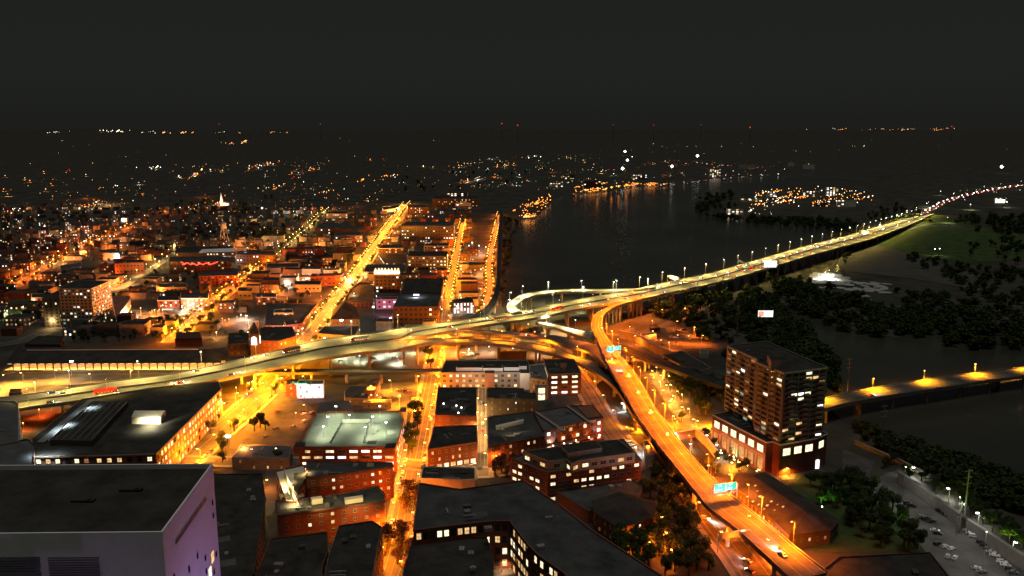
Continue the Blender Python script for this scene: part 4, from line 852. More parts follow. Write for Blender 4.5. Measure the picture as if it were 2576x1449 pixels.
# --- rest of the middle distance
rowdef=[
('tower_block','purple-brown block crowned by a glowing white zigzag parapet',[(941,683),(1006,683),(1006,673),(947,673)],737,'brickd',6,.15,('w4','w1')),
('brick_loft','wide dark loft with an upper lit row beside the yellow parallel streets',[(1022,701),(1117,700),(1111,735),(1008,736)],0,'brick',1,.5,('w2','w1')),
('brick_loft','lower black-roofed loft with one blue-white roof lamp beside the parallel streets',[(1007,737),(1111,737),(1103,771),(989,771)],822,'brickd',4,.1,('w4','w1')),
('office_block','office block with five lit rows of wide windows near the parallel streets',[(1030,632),(1127,632),(1125,644),(1024,644)],687,'dark',5,.55,('w1','w2','w1','w3')),
('office_block','large dark block with grouped white windows high on its right end',[(1020,559),(1143,558),(1142,568),(1008,567)],612,'dark',5,.22,('w1','w4')),
('office_block','mid-height dark block with a bright white end stair near the parallel streets',[(1070,612),(1130,611),(1128,618),(1066,618)],640,'grey',3,.4,('w4','w1')),
('brick_loft','low loft with a pale parapet line left of the five-row office block',[(962,616),(1012,616),(1016,624),(952,624)],637,'brickd',2,.3,('w2',)),
('yard_block','flat block with a pale lit roof terrace below the pale parapet loft',[(950,637),(1022,637),(1023,662),(968,661)],668,'dark',1,.4,('w1','w4')),
('dark_loft','black-roofed loft touching the bright main street, third block up',[(922,665),(1020,664),(1022,684),(915,684)],700,'beige',2,.25,('w2','w3')),
('dark_loft','black wedge-roofed block right of the main street by the green traffic light',[(905,708),(940,708),(940,760),(862,762),(880,728)],775,'brickd',2,.05,('w4',)),
('magenta_block','small building washed in magenta light below the zigzag-crowned block',[(946,747),(1001,745),(1000,752),(946,753)],778,'cream',2,.6,('w4','w1')),
('low_store','flat dark store with three white roof-edge lamps at the foot of the main street',[(815,820),(905,818),(893,846),(797,838)],866,'beige',1,.3,('w4',)),
('dark_block','big black flat roof left of the lower main street',[(671,762),(800,763),(768,800),(758,820),(668,818)],836,'brick',2,.25,('w2','w1')),
('beige_block','blank beige block left of the main street at mid height',[(742,706),(808,706),(806,716),(741,716)],735,'beige',1,.1,('w3',)),
('purple_block','purple-lit brick block left of the main street',[(785,688),(866,686),(856,692),(780,695)],722,'brick',2,.15,('w3',)),
('brick_block','small brick corner block with two lit floors left of the lower main street',[(715,806),(742,804),(764,812),(720,818)],838,'brick',2,.3,('w2',)),
('brick_row','long brick row with a white cornice and glowing shopfronts left of the diagonal street',[(455,737),(524,737),(524,750),(455,750)],776,'brick',3,.7,('w1','w2','w3')),
('brick_row','lower brick row with white cornice just left of the long brick row',[(398,744),(450,746),(450,755),(396,755)],774,'brick',2,.6,('w2','w1')),
('brick_row','brick block with pale cornice between the two diagonal bright streets',[(645,738),(695,738),(695,747),(644,747)],767,'brick',3,.6,('w2','w1','w3')),
('beige_house','pale blank house right of the upper diagonal street',[(599,722),(634,722),(634,732),(597,732)],754,'beige',1,.1,('w3',)),
('sign_building','dark long block carrying a red neon script sign',[(427,646),(580,644),(582,656),(425,657)],686,'brickd',4,.12,('w2','w5')),
('terrace_building','brown block with a white flood-lit roof and water tank behind the neon sign block',[(445,622),(585,618),(590,634),(440,636)],652,'brickd',2,.3,('w1','w2')),
('brick_mill','dark red brick mill with small lit windows right of the neon sign block',[(540,680),(600,678),(598,692),(500,694),(502,684)],720,'brick',4,.25,('w1','w3')),
('white_hall','long blank white-lit wall hall above the diagonal street',[(672,662),(752,660),(752,671),(670,672)],685,'white',1,.02,('w1',)),
('grey_mill','grey-brown mill with a few paired lights right of the white-roofed block',[(600,630),(690,632),(694,640),(592,640)],668,'brickd',3,.12,('w1','w4')),
('low_yard','long low grey roof line above the long brick row',[(395,712),(470,710),(470,722),(392,723)],735,'grey',1,.05,('w3',)),
('corner_block','white-lit paved corner building left of the small beige courtyard',[(690,778),(735,776),(738,786),(688,787)],806,'white',2,.3,('w4',)),
('strip_store','brightly lit petrol station canopy near the top of the main street',[(962,520),(1003,516),(1006,522),(964,528)],536,'white',1,.9,('w4',)),
('market_block','lit market building with white stripes left of the upper main street',[(845,585),(908,583),(912,592),(842,593)],612,'beige',2,.5,('w1','w4')),
('brick_row','small orange-lit row beside the second diagonal street',[(862,590),(893,589),(895,596),(860,597)],614,'bricko',2,.4,('w1',)),
('mill_block','long dark mill with a white-lit eave below the second diagonal street',[(800,562),(880,560),(882,574),(792,574)],590,'brickd',2,.2,('w4','w1')),
('grid_block','pale gridded office at the top of the second diagonal street',[(822,532),(872,531),(875,537),(820,537)],556,'stone',3,.3,('w1',)),
('block','tall lit residential block right of the upper end of the main street',[(1028,515),(1064,515),(1080,521),(1026,521)],545,'brickd',5,.45,('w1','w2')),
('block','long dark block with lit end bays beyond the residential block',[(1090,494),(1200,494),(1202,500),(1088,500)],520,'brickd',4,.22,('w2','w1')),
('block','tan row of low buildings beside the left diagonal street',[(250,628),(290,626),(292,634),(248,636)],650,'bricko',1,.1,('w2',)),
('brick_row','red brick warehouse between the left and second diagonal streets',[(290,655),(360,653),(362,660),(288,662)],690,'brick',2,.1,('w2',)),
('block','orange-lit flat block on the left diagonal street',[(150,668),(205,658),(206,668),(152,680)],690,'cream',1,.1,('w2',)),
('block','pale green-grey row houses below the left diagonal street',[(80,738),(135,738),(136,748),(78,748)],772,'white',3,.25,('w1','w4')),
]
BIG=[]
for i,(nm,lab,px,yb,wl,rows,lit,ms) in enumerate(rowdef):
    x0=min(px,key=lambda p:-p[1])[0]; yt=max(p[1] for p in px)
    z=H(x0,yb,yt) if yb else 22
    mr={6:6,5:5}.get(rows,rows)
    root,pts,o=bld(nm,lab,'building',px,z,wl,'roofb' if i%2 else 'roof',rows,sp=4.6,win=(2.2,1.9),lit=lit,mats=ms,seed=100+i,dark=(yb>600 or yb==0),cornice='cream' if ('cornice' in lab or 'parapet line' in lab) else None,units=1 if z>8 else 0)
    BIG.append((root,pts,o,z,lab))
def nearby(lab): return next(b for b in BIG if lab in b[4])
r,p_,o,z,_=nearby('zigzag'); b=MB(); q0=P(941,683,z); q1=P(1006,683,z); dd=(q1-q0)
for k in range(8):
    f0=k/8; f1=(k+.5)/8; f2=(k+1)/8; A_=q0+dd*f0-o; B_=q0+dd*f1-o; C_=q0+dd*f2-o
    for s_ in (-.2,.2): b.add([(A_.x,A_.y+s_,z),(B_.x,B_.y+s_,z+5),(C_.x,C_.y+s_,z)],[(0,1,2)])
b.box(((q0.x+q1.x)/2-o.x,q0.y-o.y-.25,z-1.5),(dd.length,.4,3)); b.build('zigzag_parapet',M['cream'],r)
for k in range(6): p=q0+dd*(k+.5)/6; spot(r,(p.x-o.x,p.y-o.y-5,z-3),5200,(1,.72,.38),140,.9,.3,aim=(0,1,.8))
r,p_,o,z,_=nearby('magenta')
for x,cc in ((955,(.6,.2,1)),(972,(1,.05,.35)),(990,(1,.05,.2))): spot(r,tuple(P(x,790,5)-o),9000,cc,130,.9,.3,aim=(0,1,.05))
r,p_,o,z,_=nearby('purple-lit')
for x in (795,830): spot(r,tuple(P(x,740,5)-o),6000,(.6,.12,.6),130,.9,.3,aim=(0,1,.05))
r,p_,o,z,_=nearby('blue-white roof lamp'); q=addbox(r,o,'roof_lamp',P(1047,743,z+1),(6,1.5,1),0,glow('blue_white',(.8,.85,1),6)); spot(q,(0,-1,3),14000,(.8,.85,1),160,.9,.3)
r,p_,o,z,_=nearby('water tank')
for x in (515,540,565,582): spot(r,tuple(P(x,640,z+9)-o),13000,(1,.98,.9),150,.9,.3,aim=(0,.6,-.8))
sheetroof=roofbox(r,o,'roof_terrace',[(508,627),(588,624),(590,631),(500,635)],z-.8,z+.3,'white')
r,p_,o,z,_=nearby('long blank white-lit')
for x in (685,705,725,745): spot(r,tuple(P(x,692,8)-o),11000,(1,.93,.6),140,.9,.3,aim=(0,1,0))
r,p_,o,z,_=nearby('petrol')
for x in (962,975,990): spot(r,tuple(P(x,526,z+8)-o),16000,(.95,1,.85),150,.9,.5)
r,p_,o,z,_=nearby('corner building')
for x in (692,708,724): spot(r,tuple(P(x,812,12)-o),7000,(.85,.92,1),150,.9,.3,aim=(0,.4,-1))
r,p_,o,z,_=nearby('five lit rows'); 
r,p_,o,z,_=nearby('red neon'); q0=P(455,662,z-4)
b=MB(); rg=random.Random(5); pp=[(0,2),(6,-1),(2,-2),(9,1),(14,-2),(18,0),(22,-3),(27,0),(31,-2),(36,1),(40,-2),(46,0),(52,2)]
for (x1,z1),(x2,z2) in zip(pp[:-1],pp[1:]): b.tube((x1*1.0,0,z1),(x2*1.0,0,z2),.6,n=5)
q=b.build('neon_sign',glow('red_neon',(1,.06,.03),3.5),r); q.location=P(456,662,z-2)-o+Vector((0,-1.2,0)); spot(q,(26,-5,0),4000,(1,.1,.05),150,.9,.5,aim=(0,1,0))
# water tank
wt=empty('water_tank',P(565,612,0),0,'grey water tank on lattice legs above the white flood-lit roof','water tower'); 
b=MB(); b.tube((0,0,26),(0,0,36),5,5,12); b.tube((0,0,36),(0,0,39),5.3,.5,12); b.build('tank',M['grey'],wt)
for k in range(4):
    a_=k*math.pi/2+.4; b=MB(); b.tube((8*math.cos(a_),8*math.sin(a_),0),(4*math.cos(a_),4*math.sin(a_),26),.5,n=5); b.tube((7*math.cos(a_),7*math.sin(a_),9),(7*math.cos(a_+1.57),7*math.sin(a_+1.57),9),.25,n=4); b.build('leg',M['metal'],wt)
# church steeple (small, far)
st=empty('church',P(558,517,0),0,'white flood-lit church with a tall slim steeple on the dark hill','church'); b=MB(); b.box((18,0,6),(34,18,12)); b.build('nave',M['white'],st); b=MB(); b.box((0,0,14),(12,12,28)); b.build('tower',M['white'],st)
b=MB(); b.tube((0,0,28),(0,0,42),6,4.5,8); b.tube((0,0,42),(0,0,62),4.5,.4,8); b.build('steeple',M['white'],st); b=MB(); b.add([(1,-9.6,12),(35,-9.6,12),(35,9.6,12),(1,9.6,12),(1,0,18),(35,0,18)],[(0,1,5,4),(2,3,4,5),(1,2,5),(3,0,4)]); b.build('roof',M['grey'],st)
st.scale=(.55,.55,.55)
for x,y,pw in ((-14,-30,34000),(25,-35,18000)): spot(st,(x,y,3),pw,(.9,1,.85),100,.9,.5,aim=(0,1,.7))
# ================================================================ STREET AND ROAD LAMPS
def slamps(pts,step,off,h,desc,glo,col,pw,rnd=.75,small=False,sides=(1,-1),arm=1.6,r=1.0,mix=None,jit=0,start=4):
    rg=random.Random(len(desc)*7); nm={1:'left',-1:'right'}
    for s in sides:
        k=0
        for i,(q,d) in enumerate(walk(pts,step,start+(step/2 if s<0 else 0))):
            n=Vector((-d.y,d.x,0))*s; p=q+n*(off+rg.uniform(-jit,jit))
            if not seen(p+Vector((0,0,h)),5) or rg.random()<.16: continue
            g_,c_=(glo,col) if not mix or rg.random()>mix[0] else (mix[1],mix[2])
            lamp(p,h,'%s lamp from near end, %s kerb, %s'%(nth(k),nm[s],desc),g_,c_,pw*rg.uniform(1-rnd,1+rnd),arm,math.atan2(-n.y,-n.x),r,small,pt=True); k+=1
decklamps(HW,46,0,14,'along the far edge of the highway','wht',(1,.68,.17),56000,r=1.0,ang=165)
decklamps(HW,48,1,13,'added along the near edge of the highway','wht',(1,.7,.16),30000,start=30,r=.35,ang=165)  # nearly invisible lamps added to light the deck
decklamps(R1,40,.0,9,'on the long curved ramp behind the parking lot','yel',(1,.25,.004),125000,small=True)
decklamps(R2,55,.0,9,'on the brown curved ramp','sod',SOD,34000,small=True)
decklamps(R3,27,1,12,'on the right edge of the broad orange ramp' if 0 else 'along the broad S-shaped orange ramp','sod',(1,.155,.002),120000,ang=150,r=.7)
decklamps(R4,35,0,9,'on the low pale ramp','wht',(1,.88,.45),120000,small=True)
decklamps(R5,40,.0,11,'on the hairpin loop ramp','wht',(1,.9,.42),85000)
decklamps(R6,52,0,8,'on the low bridge at the right edge','yel',(1,.36,.01),80000,r=.8)
slamps(SM,24,9,8,'the brightest diagonal street','yel',(1,.33,.03),46000,mix=(.35,'sod',(1,.2,.01)))
slamps(SA,24,7,8,'the tree-lined street at the bottom','yel',(1,.24,.004),27000,mix=(.45,'sod',(1,.17,.006)))
slamps(SA2,24,7,8,'the straight street beyond the highway','yel',(1,.27,.006),36000,mix=(.35,'sod',(1,.17,.006)))
slamps(SR,26,6,8,'the riverside street beyond the highway','yel',(1,.22,.006),26000,mix=(.5,'sod',(1,.15,.006)))
slamps(SB,30,4.5,7,'the narrow street between dark warehouses','yel',(1,.48,.12),12000)
slamps(SC,24,11,9,'the wide yellow avenue beside the left warehouse','yel',(1,.27,.004),62000)
slamps(SD,22,7,8,'the lower diagonal street by the brick row','yel',(1,.27,.006),40000,mix=(.5,'sod',(1,.15,.006)))
slamps(SD2,40,6,8,'the upper diagonal street','yel',(1,.5,.12),20000,small=True)
slamps(SE,34,7,8,'the orange far-left diagonal street','sod',(1,.17,.01),44000,small=True,jit=3)
slamps(SF,50,6,8,'the dim yellowish diagonal street','yel',(1,.55,.15),24000,small=True)
slamps(SG,40,6,8,'the cross street below the garage','sod',(1,.25,.02),14000,sides=(1,))
slamps(SH,34,7,8,'the dark curving road beside the corner office','sod',SOD,9000,sides=(1,))
slamps(SI,26,6,7,'the yellow road under the broad ramp','yel',(1,.28,.005),60000,sides=(1,))
slamps(SJ,32,9,9,'the orange road below the ramp at bottom','sod',(1,.15,.006),17000)
slamps(SK,40,9,8,'the curved road at the left edge','yel',(1,.6,.2),16000,small=True,sides=(1,))
slamps(SQ,30,6,7,'the street behind the train shed','yel',(1,.42,.08),26000,small=True,sides=(-1,),jit=2)
slamps(SQ2,45,6,7,'the lane in front of the grey slab','yel',(1,.5,.15),14000,small=True,sides=(1,))
slamps(SL,26,5,6,'the short street by the station','yel',(1,.4,.06),30000,small=True,sides=(1,))
slamps(SN,26,7,8,'the street under the highway by the white building','yel',(1,.27,.004),36000,sides=(1,-1))
slamps(SS,26,4,4,'the lamplit path right of the S ramp','yel',(1,.4,.04),10000)
slamps(ST,38,5,7,'the dim orange service road under the far ramps','sod',(1,.14,.012),13000,small=True,sides=(1,))
slamps(SP,30,4,6,'the alley left of the brick apartments','sod',(1,.25,.03),9000,sides=(1,))
slamps(SU,75,10,12,'the curving far road by the lawn','wht',(.95,1,.5),20000,small=True,sides=(1,))
slamps(SV,190,16,12,'the far end of the highway','wht',(1,.9,.6),20000,small=True,sides=(1,))
def lamps_at(pts,h,desc,glo,col,pw,arm=1.2,r=1.0,small=False,group=None,cat='street lamp',z=0,ang=160,name='street_lamp',pt=False):
    for k,q in enumerate(sorted(pts)):
        p=P(q[0],q[1],z); 
        lamp(p,h,'%s lamp from the left %s'%(nth(k),desc) if len(pts)>1 else desc,glo,col,pw*(q[2] if len(q)>2 else 1),arm,(k*1.7)%6,r,small,group,ang,name,cat,pt=pt)
lamps_at([(60,968),(140,962),(230,972),(330,962),(395,978),(90,992),(10,975),(270,995),(-20,995)],10,'in the yellow yard in front of the train shed','yel',(1,.45,.06),70000)
lamps_at([(930,1000),(985,985),(1005,1022),(1050,975),(1062,1015),(950,1025)],9,'in the yellow parking lot behind the garage','yel',(1,.33,.01),50000)
lamps_at([(860,905),(905,912),(950,900),(1000,915),(1040,890),(880,888),(985,890)],6,'in the greenish lot under the highway','wht',(.9,1,.68),26000,small=True)
lamps_at([(1180,895),(1150,890),(1290,893),(1350,894),(1230,888)],6,'in the white-lit yard behind the long apartments','wht',(.95,1,.9),12000,small=True)
lamps_at([(1130,846),(1165,848),(1215,852),(1250,850),(1300,856),(1345,852),(1390,868),(1430,862),(1460,878),(1310,826),(1370,830),(1420,838),(1250,832)],7,'on the ground beneath the curved ramps','yel',(1,.24,.006),30000,small=True)
lamps_at([(600,1075),(745,1068),(770,1045)],8,'in the dim parking lot left of the garage','sod',(1,.22,.03),9000)
lamps_at([(629,1150),(694,1150)],5,'on the low grey hall left of the garage','wht',(.8,1,.85),2600,z=2)
lamps_at([(1593,776),(1668,800),(1745,845,1.2),(1705,867,1.3),(1765,868,1.6),(1600,868),(1640,855),(1660,880,1.6),(1683,885,1.8),(1590,905),(1700,830),(1735,868)],9,'in the orange-lit yard right of the S ramp','sod',(1,.17,.01),32000)
lamps_at([(1652,940),(1668,950),(1680,962),(1662,975),(1690,985),(1700,1000),(1716,1010),(1735,1045),(1752,1075),(1640,965),(1690,1020)],5,'among the trees beside the broad ramp','yel',(1,.38,.04),7500)
lamps_at([(1800,1190),(1888,1340),(1882,1262),(1925,1400)],9,'on the outer ramp edge near the long hall','sod',(1,.2,.015),16000,z=6)
lamps_at([(1848,1178),(1835,1184),(1862,1182),(1905,1200),(1955,1198),(1985,1200)],5,'on the orange forecourt of the apartment tower','yel',(1,.33,.02),16000)
lamps_at([(1700,1110),(1740,1135),(1775,1112),(1800,1140),(1818,1160),(1690,1140)],5,'beside the small canal','wht',(1,.95,.6),5200)
lamps_at([(1560,1035),(1600,1150),(1640,1165)],6,'under the broad ramp by the white wall','wht',(.85,.95,1),9500)
lamps_at([(1290,1395),(1325,1420),(1262,1440)],5,'on the brick plaza at bottom centre','yel',(1,.5,.2),3200)
lamps_at([(1345,1449),(1310,1455)],6,'at the bottom edge under the brick plaza','sod',(1,.25,.02),9000)
lamps_at([(940,803,2.2),(857,838,1.2)],13,'dazzling white beside the riverside lofts','wht',(.95,.98,1),60000,r=2.6)
lamps_at([(981,850)],20,'tall slim white lamp post between lofts and highway','wht',(.95,.98,1),30000,r=1.6)
lamps_at([(180,945)],12,'dazzling white lamp in front of the train shed platform','wht',(.95,.98,1),22000,r=2.2)
lamps_at([(573,1160)],16,'white conical lamp on a tall pole beside the wide avenue','wht',(1,.85,.95),9000,r=2.4)
lamps_at([(1165,700),(1195,695),(1215,690),(1190,668),(1205,645),(1175,652),(1190,730),(1210,745)],9,'in the riverside parking lot beyond the highway','yel',(1,.62,.25),26000,small=True)
lamps_at([(1180,636),(1205,636),(1222,640),(1188,628)],12,'white, at the top of the riverside parking lot','wht',(1,.97,.9),52000,r=1.6,small=True)
lamps_at([(1158,760),(1190,790),(1150,790)],9,'around the striped white facade by the viaduct','wht',(1,.9,.7),16000,small=True)
lamps_at([(1225,1262-20)],5,'small lamp behind the black-roofed block','yel',YEL,5000)
lamps_at([(2405,1345),(2270,1262),(2470,1440)],20,'over the dim right-hand car park, outer two added','wht',(1,.98,.85),6000,r=.4,arm=0)  # middle pole is real; outer two are added to light the lot
lamps_at([(2386,1262),(2460,1322),(2545,1396),(2290,1205)],7,'on top of the curved flood wall','wht',(.95,1,.85),5600,r=1.2)
lamps_at([(100,1050),(70,1030),(60,1085),(130,1035)],6,'in the red-lit yard behind the left parking block','sod',(1,.12,.01),16000,small=True)
lamps_at([(20,800),(60,790),(-10,790)],8,'in the green park at the left edge','wht',(.8,1,.35),26000,small=True)
lamps_at([(110,795),(150,780),(200,795),(240,800)],8,'in the small lot before the grey slab','yel',(1,.6,.2),14000,small=True)
lamps_at([(300,770),(330,785),(355,790),(390,795),(310,750)],7,'right of the purple-grey blank hall','yel',(1,.4,.08),22000,small=True)
lamps_at([(460,780),(480,779),(500,779),(520,778),(410,779),(430,778)],5,'in front of the brick rows','wht',(1,.8,.6),13000,small=True)
lamps_at([(2185,590),(2212,583),(2260,560),(2280,545),(2330,525),(2440,528),(2532,522),(2365,492)],14,'among the far interchange trees','wht',(.9,1,.45),30000,small=True,r=1.5)
lamps_at([(2350,645),(2362,644)],12,'twin lights on the dark shore','wht',(.8,1,.4),7000,small=True,r=1.8)
lamps_at([(2095,706),(2075,700),(2058,705),(2085,694)],8,'shining on the white rapids','wht',(1,1,.92),20000,small=True)
lamps_at([(1420,1362),(1405,1300)],4,'on the dark hipped house','wht',(1,1,.9),900)
lamps_at([(1600,1360),(1660,1340),(1630,1400),(1690,1420),(1570,1385),(1740,1405),(1610,1320),(1680,1380)],8,'hidden among the bottom trees left of the ramp','sod',(1,.17,.006),17000,pt=True)
# ================================================================ TREES
def inside(p,poly):
    x,y=p; c=False; n=len(poly)
    for i in range(n):
        (x1,y1),(x2,y2)=poly[i],poly[i-1]
        if (y1>y)!=(y2>y) and x<(x2-x1)*(y-y1)/(y2-y1)+x1: c=not c
    return c
def blocked(v,r=6):
    for fx,fy,fr in FOOT:
        if abs(v.x-fx)<fr*.8+r and abs(v.y-fy)<fr*.8+r: return True
    for pts,wd in STREETS:
        for a,b in zip(pts[:-1],pts[1:]):
            ab=b-a; t=max(0,min(1,(v-a).dot(ab)/max(1e-6,ab.length_squared))); 
            if ((a+ab*t)-v).length<wd/2+r: return True
    return False
TN=[0]
def grove(poly,n,h,desc,kind='near',seed=0,chk=True,name='tree',adj='dark'):
    rg=random.Random(seed+n); xs=[p[0] for p in poly]; ys=[p[1] for p in poly]; out=[]
    for _ in range(n*30):
        if len(out)>=n: break
        x,y=rg.uniform(min(xs),max(xs)),rg.uniform(min(ys),max(ys))
        if not inside((x,y),poly): continue
        v=P(x,y,0)
        if chk and blocked(v,3): continue
        if any((v-u[1]).length<h*.45 for u in out): continue
        out.append((x,v))
    out.sort(key=lambda t:t[0])
    for k,(x,v) in enumerate(out):
        TN[0]+=1; tree(v,h*rg.uniform(.7,1.25),'%s tree, %s from the left %s'%(adj,nth(k),desc),kind,'trees '+desc,name)
def trees_at(pts,h,desc,kind='near',adj='dark',name='street_tree'):
    for k,(x,y) in enumerate(sorted(pts)): tree(P(x,y,0),h*(1+.2*math.sin(k*2.1)),'%s tree, %s from the left %s'%(adj,nth(k),desc) if len(pts)>1 else desc,kind,('trees '+desc) if len(pts)>1 else None,name)
trees_at([(1040,1052),(1050,1078),(1034,1092),(1046,1112),(1028,1128),(1052,1045),(1036,1140),(1078,905),(1084,925),(1076,890),(1052,1062),(1024,1110)],11,'on the left kerb of the tree-lined street',adj='brown')
trees_at([(1030,1260),(1022,1290),(1044,1275),(1010,1388),(1030,1400),(1000,1420),(1020,1449),(968,1400),(975,1380),(1040,1420),(1012,1370)],11,'at the bottom of the tree-lined street','red',adj='rusty brown')
trees_at([(530,1092),(655,1075),(668,1082),(560,1140),(640,1085),(700,1170),(560,1165)],10,'beside the wide yellow avenue',adj='brown')
trees_at([(1290,1180),(1262,1190),(1245,1195),(1275,1200)],10,'left of the brick office end wall','red',adj='rusty')
trees_at([(1714,1062)],9,'small round tree lit orange on the plaza by the broad ramp',adj='orange-lit')
grove([(1640,1200),(1700,1195),(1730,1240),(1740,1300),(1760,1370),(1790,1449),(1560,1449),(1540,1390),(1600,1330),(1660,1290),(1620,1240)],72,11,'in the dense wood left of the broad ramp',seed=1,chk=False)
grove([(1440,1330),(1560,1300),(1640,1320),(1620,1400),(1540,1420)],14,10,'in front of the dark hipped house','red',seed=2,adj='rusty')
grove([(1650,930),(1700,950),(1760,1000),(1800,1040),(1790,1060),(1740,1050),(1690,1000)],22,11,'on the dark slope behind the broad ramp',seed=3)
grove([(1770,1095),(1800,1095),(1850,1140),(1890,1175),(1870,1190),(1800,1185),(1790,1150)],16,7,'in the garden at the foot of the podium',seed=4,chk=False,adj='garden')
grove([(1700,1165),(1790,1180),(1800,1200),(1760,1200)],6,10,'between the canal and the long hall',seed=5,chk=False)
grove([(2000,1200),(2120,1195),(2200,1230),(2260,1300),(2330,1390),(2200,1390),(2110,1300)],42,11,'in the wood between long hall and car park',seed=6)
grove([(2345,1240),(2400,1262),(2470,1320),(2576,1400),(2576,1360),(2470,1290),(2400,1235)],34,8,'along the outer side of the flood wall',seed=7,chk=False,adj='green-lit')
grove([(2180,1175),(2260,1150),(2330,1200),(2380,1240),(2350,1245),(2260,1190)],10,8,'beyond the dim car park',seed=8,chk=False)
trees_at([(2292,1342)],9,'bright green uplit tree at the inner edge of the right car park',adj='green')
trees_at([(2065,1270),(2075,1262)],8,'by the green light right of the long hall',adj='greenish')
grove([(1915,700),(1960,690),(2060,725),(2100,740),(2180,770),(2100,790),(1980,760)],30,15,'on the island before the white rapids','far',seed=9,chk=False)
grove([(1620,790),(1760,750),(1880,735),(1950,770),(2080,920),(1960,900),(1780,860)],60,14,'on the dark bank below the highway bridge','far',seed=10,chk=False)
grove([(1830,560),(1960,560),(2100,562),(2170,575),(2180,600),(2120,590),(1980,578)],30,14,'on the far bank left of the highway','far',seed=11,chk=False)
grove([(2190,560),(2290,535),(2320,525),(2250,520),(2180,540)],18,16,'around the far interchange','far',seed=12,chk=False,adj='green-lit')
grove([(2390,545),(2576,560),(2576,600),(2450,575)],18,16,'right of the far interchange','far',seed=13,chk=False)
grove([(220,838),(420,836),(440,858),(180,862)],26,8,'in the row behind the train shed','near',seed=14)
grove([(160,815),(560,800),(600,836),(180,832)],26,9,'in the dark square behind the train shed trees','near',seed=15)
grove([(600,600),(740,560),(780,540),(700,610),(640,640)],26,13,'on the dark hill left of the upper diagonal street','far',seed=16)
grove([(350,560),(620,540),(700,500),(540,500),(300,540)],30,15,'on the dark hill around the church','far',seed=17)
grove([(830,680),(880,650),(900,640),(860,690)],6,14,'in the dark park left of the main street','near',seed=18)
grove([(1262,545),(1340,550),(1385,520),(1300,600),(1262,640)],8,12,'on the dark river shore beyond the viaduct','far',seed=19,chk=False)
grove([(60,800),(140,790),(150,812),(40,828)],6,8,'in the park at the left edge','near',seed=21,adj='yellow-lit')
grove([(1400,430),(1100,440),(900,470),(1050,490),(1300,470)],24,18,'in the far wood above the street tops','far',seed=22)
for gi_,(pl,n_) in enumerate((([(60,690),(300,640),(420,700),(330,800),(80,800)],34),([(420,690),(640,640),(560,740),(470,780)],26),([(560,780),(700,680),(900,640),(800,780),(740,830),(600,840)],34),([(300,640),(640,560),(700,600),(560,680),(380,660)],40),([(700,640),(960,540),(940,600),(860,690)],26))): grove(pl,n_,8,'among the small blocks, patch %s'%['far left','by the diagonal street','left of main street','below the church hill','by upper main street'][gi_],'far',seed=40+gi_)
for px,pw,c_,a_ in (((2525,1374),9000,(.6,1,.1),None),((2560,1400),9000,(.7,1,.1),None),((2292,1350),9000,(.35,1,.1),None),((2068,1276),9000,(.2,1,.1),None),((2425,1270),7000,(.7,1,.1),None),((1830,1135),5000,(.2,1,.5),None),((1845,1150),4500,(.2,1,.45),None)):
    q=addbox(None,Vector(),'garden_uplight',P(px[0],px[1],0),(.5,.5,.5),0,G['wht']); tag(q,'small garden uplight at pixel' if 0 else {2525:'added uplight behind the flood wall, between its last two lamps',2560:'added uplight behind the flood wall at the right edge',2292:'uplight under the bright green tree by the right car park',2068:'green uplight in the wood right of the long hall',2425:'added uplight behind the flood wall bend',1830:'teal uplight among the podium garden trees',1845:'second teal uplight nearer the podium wall'}[px[0]],'garden light'); spot(q,(0,-2,.6),pw,c_,140,.9,.2,aim=(0,.35,1))  # uplights behind the flood wall are added to turn its trees green
def avenue(pts,off,step,h,desc,prob=.6,kind='near',adj='dark',seed=0):
    rg=random.Random(seed+5)
    for s,nm in ((1,'left'),(-1,'right')):
        k=0
        for q,d in walk(pts,step,9):
            if rg.random()>prob: continue
            n=Vector((-d.y,d.x,0))*s; p=q+n*(off+rg.uniform(-.6,1.2)); p.z=0
            if not seen(p,5): continue
            tree(p,h*rg.uniform(.7,1.2),'%s tree, %s from near end, %s side of %s'%(adj,nth(k),nm,desc),kind,'trees along '+desc,'street_tree'); k+=1
avenue(SM,8.5,17,8,'the brightest diagonal street',.55)
avenue(SA2,6,15,8,'the straight street beyond the highway',.6,seed=1)
avenue(SR,5.5,14,7.5,'the riverside street',.7,seed=2)
avenue(SC,10.5,20,8,'the wide yellow avenue',.5,seed=3,adj='brown')
avenue(SD,7.5,14,8.5,'the lower diagonal street',.75,seed=4)
avenue(SE,8,22,9,'the orange far-left diagonal street',.6,'far',seed=6)
avenue(SD2,7,22,9,'the upper diagonal street',.6,'far',seed=7)
avenue(SQ,7,15,8,'the street behind the train shed',.6,seed=8)
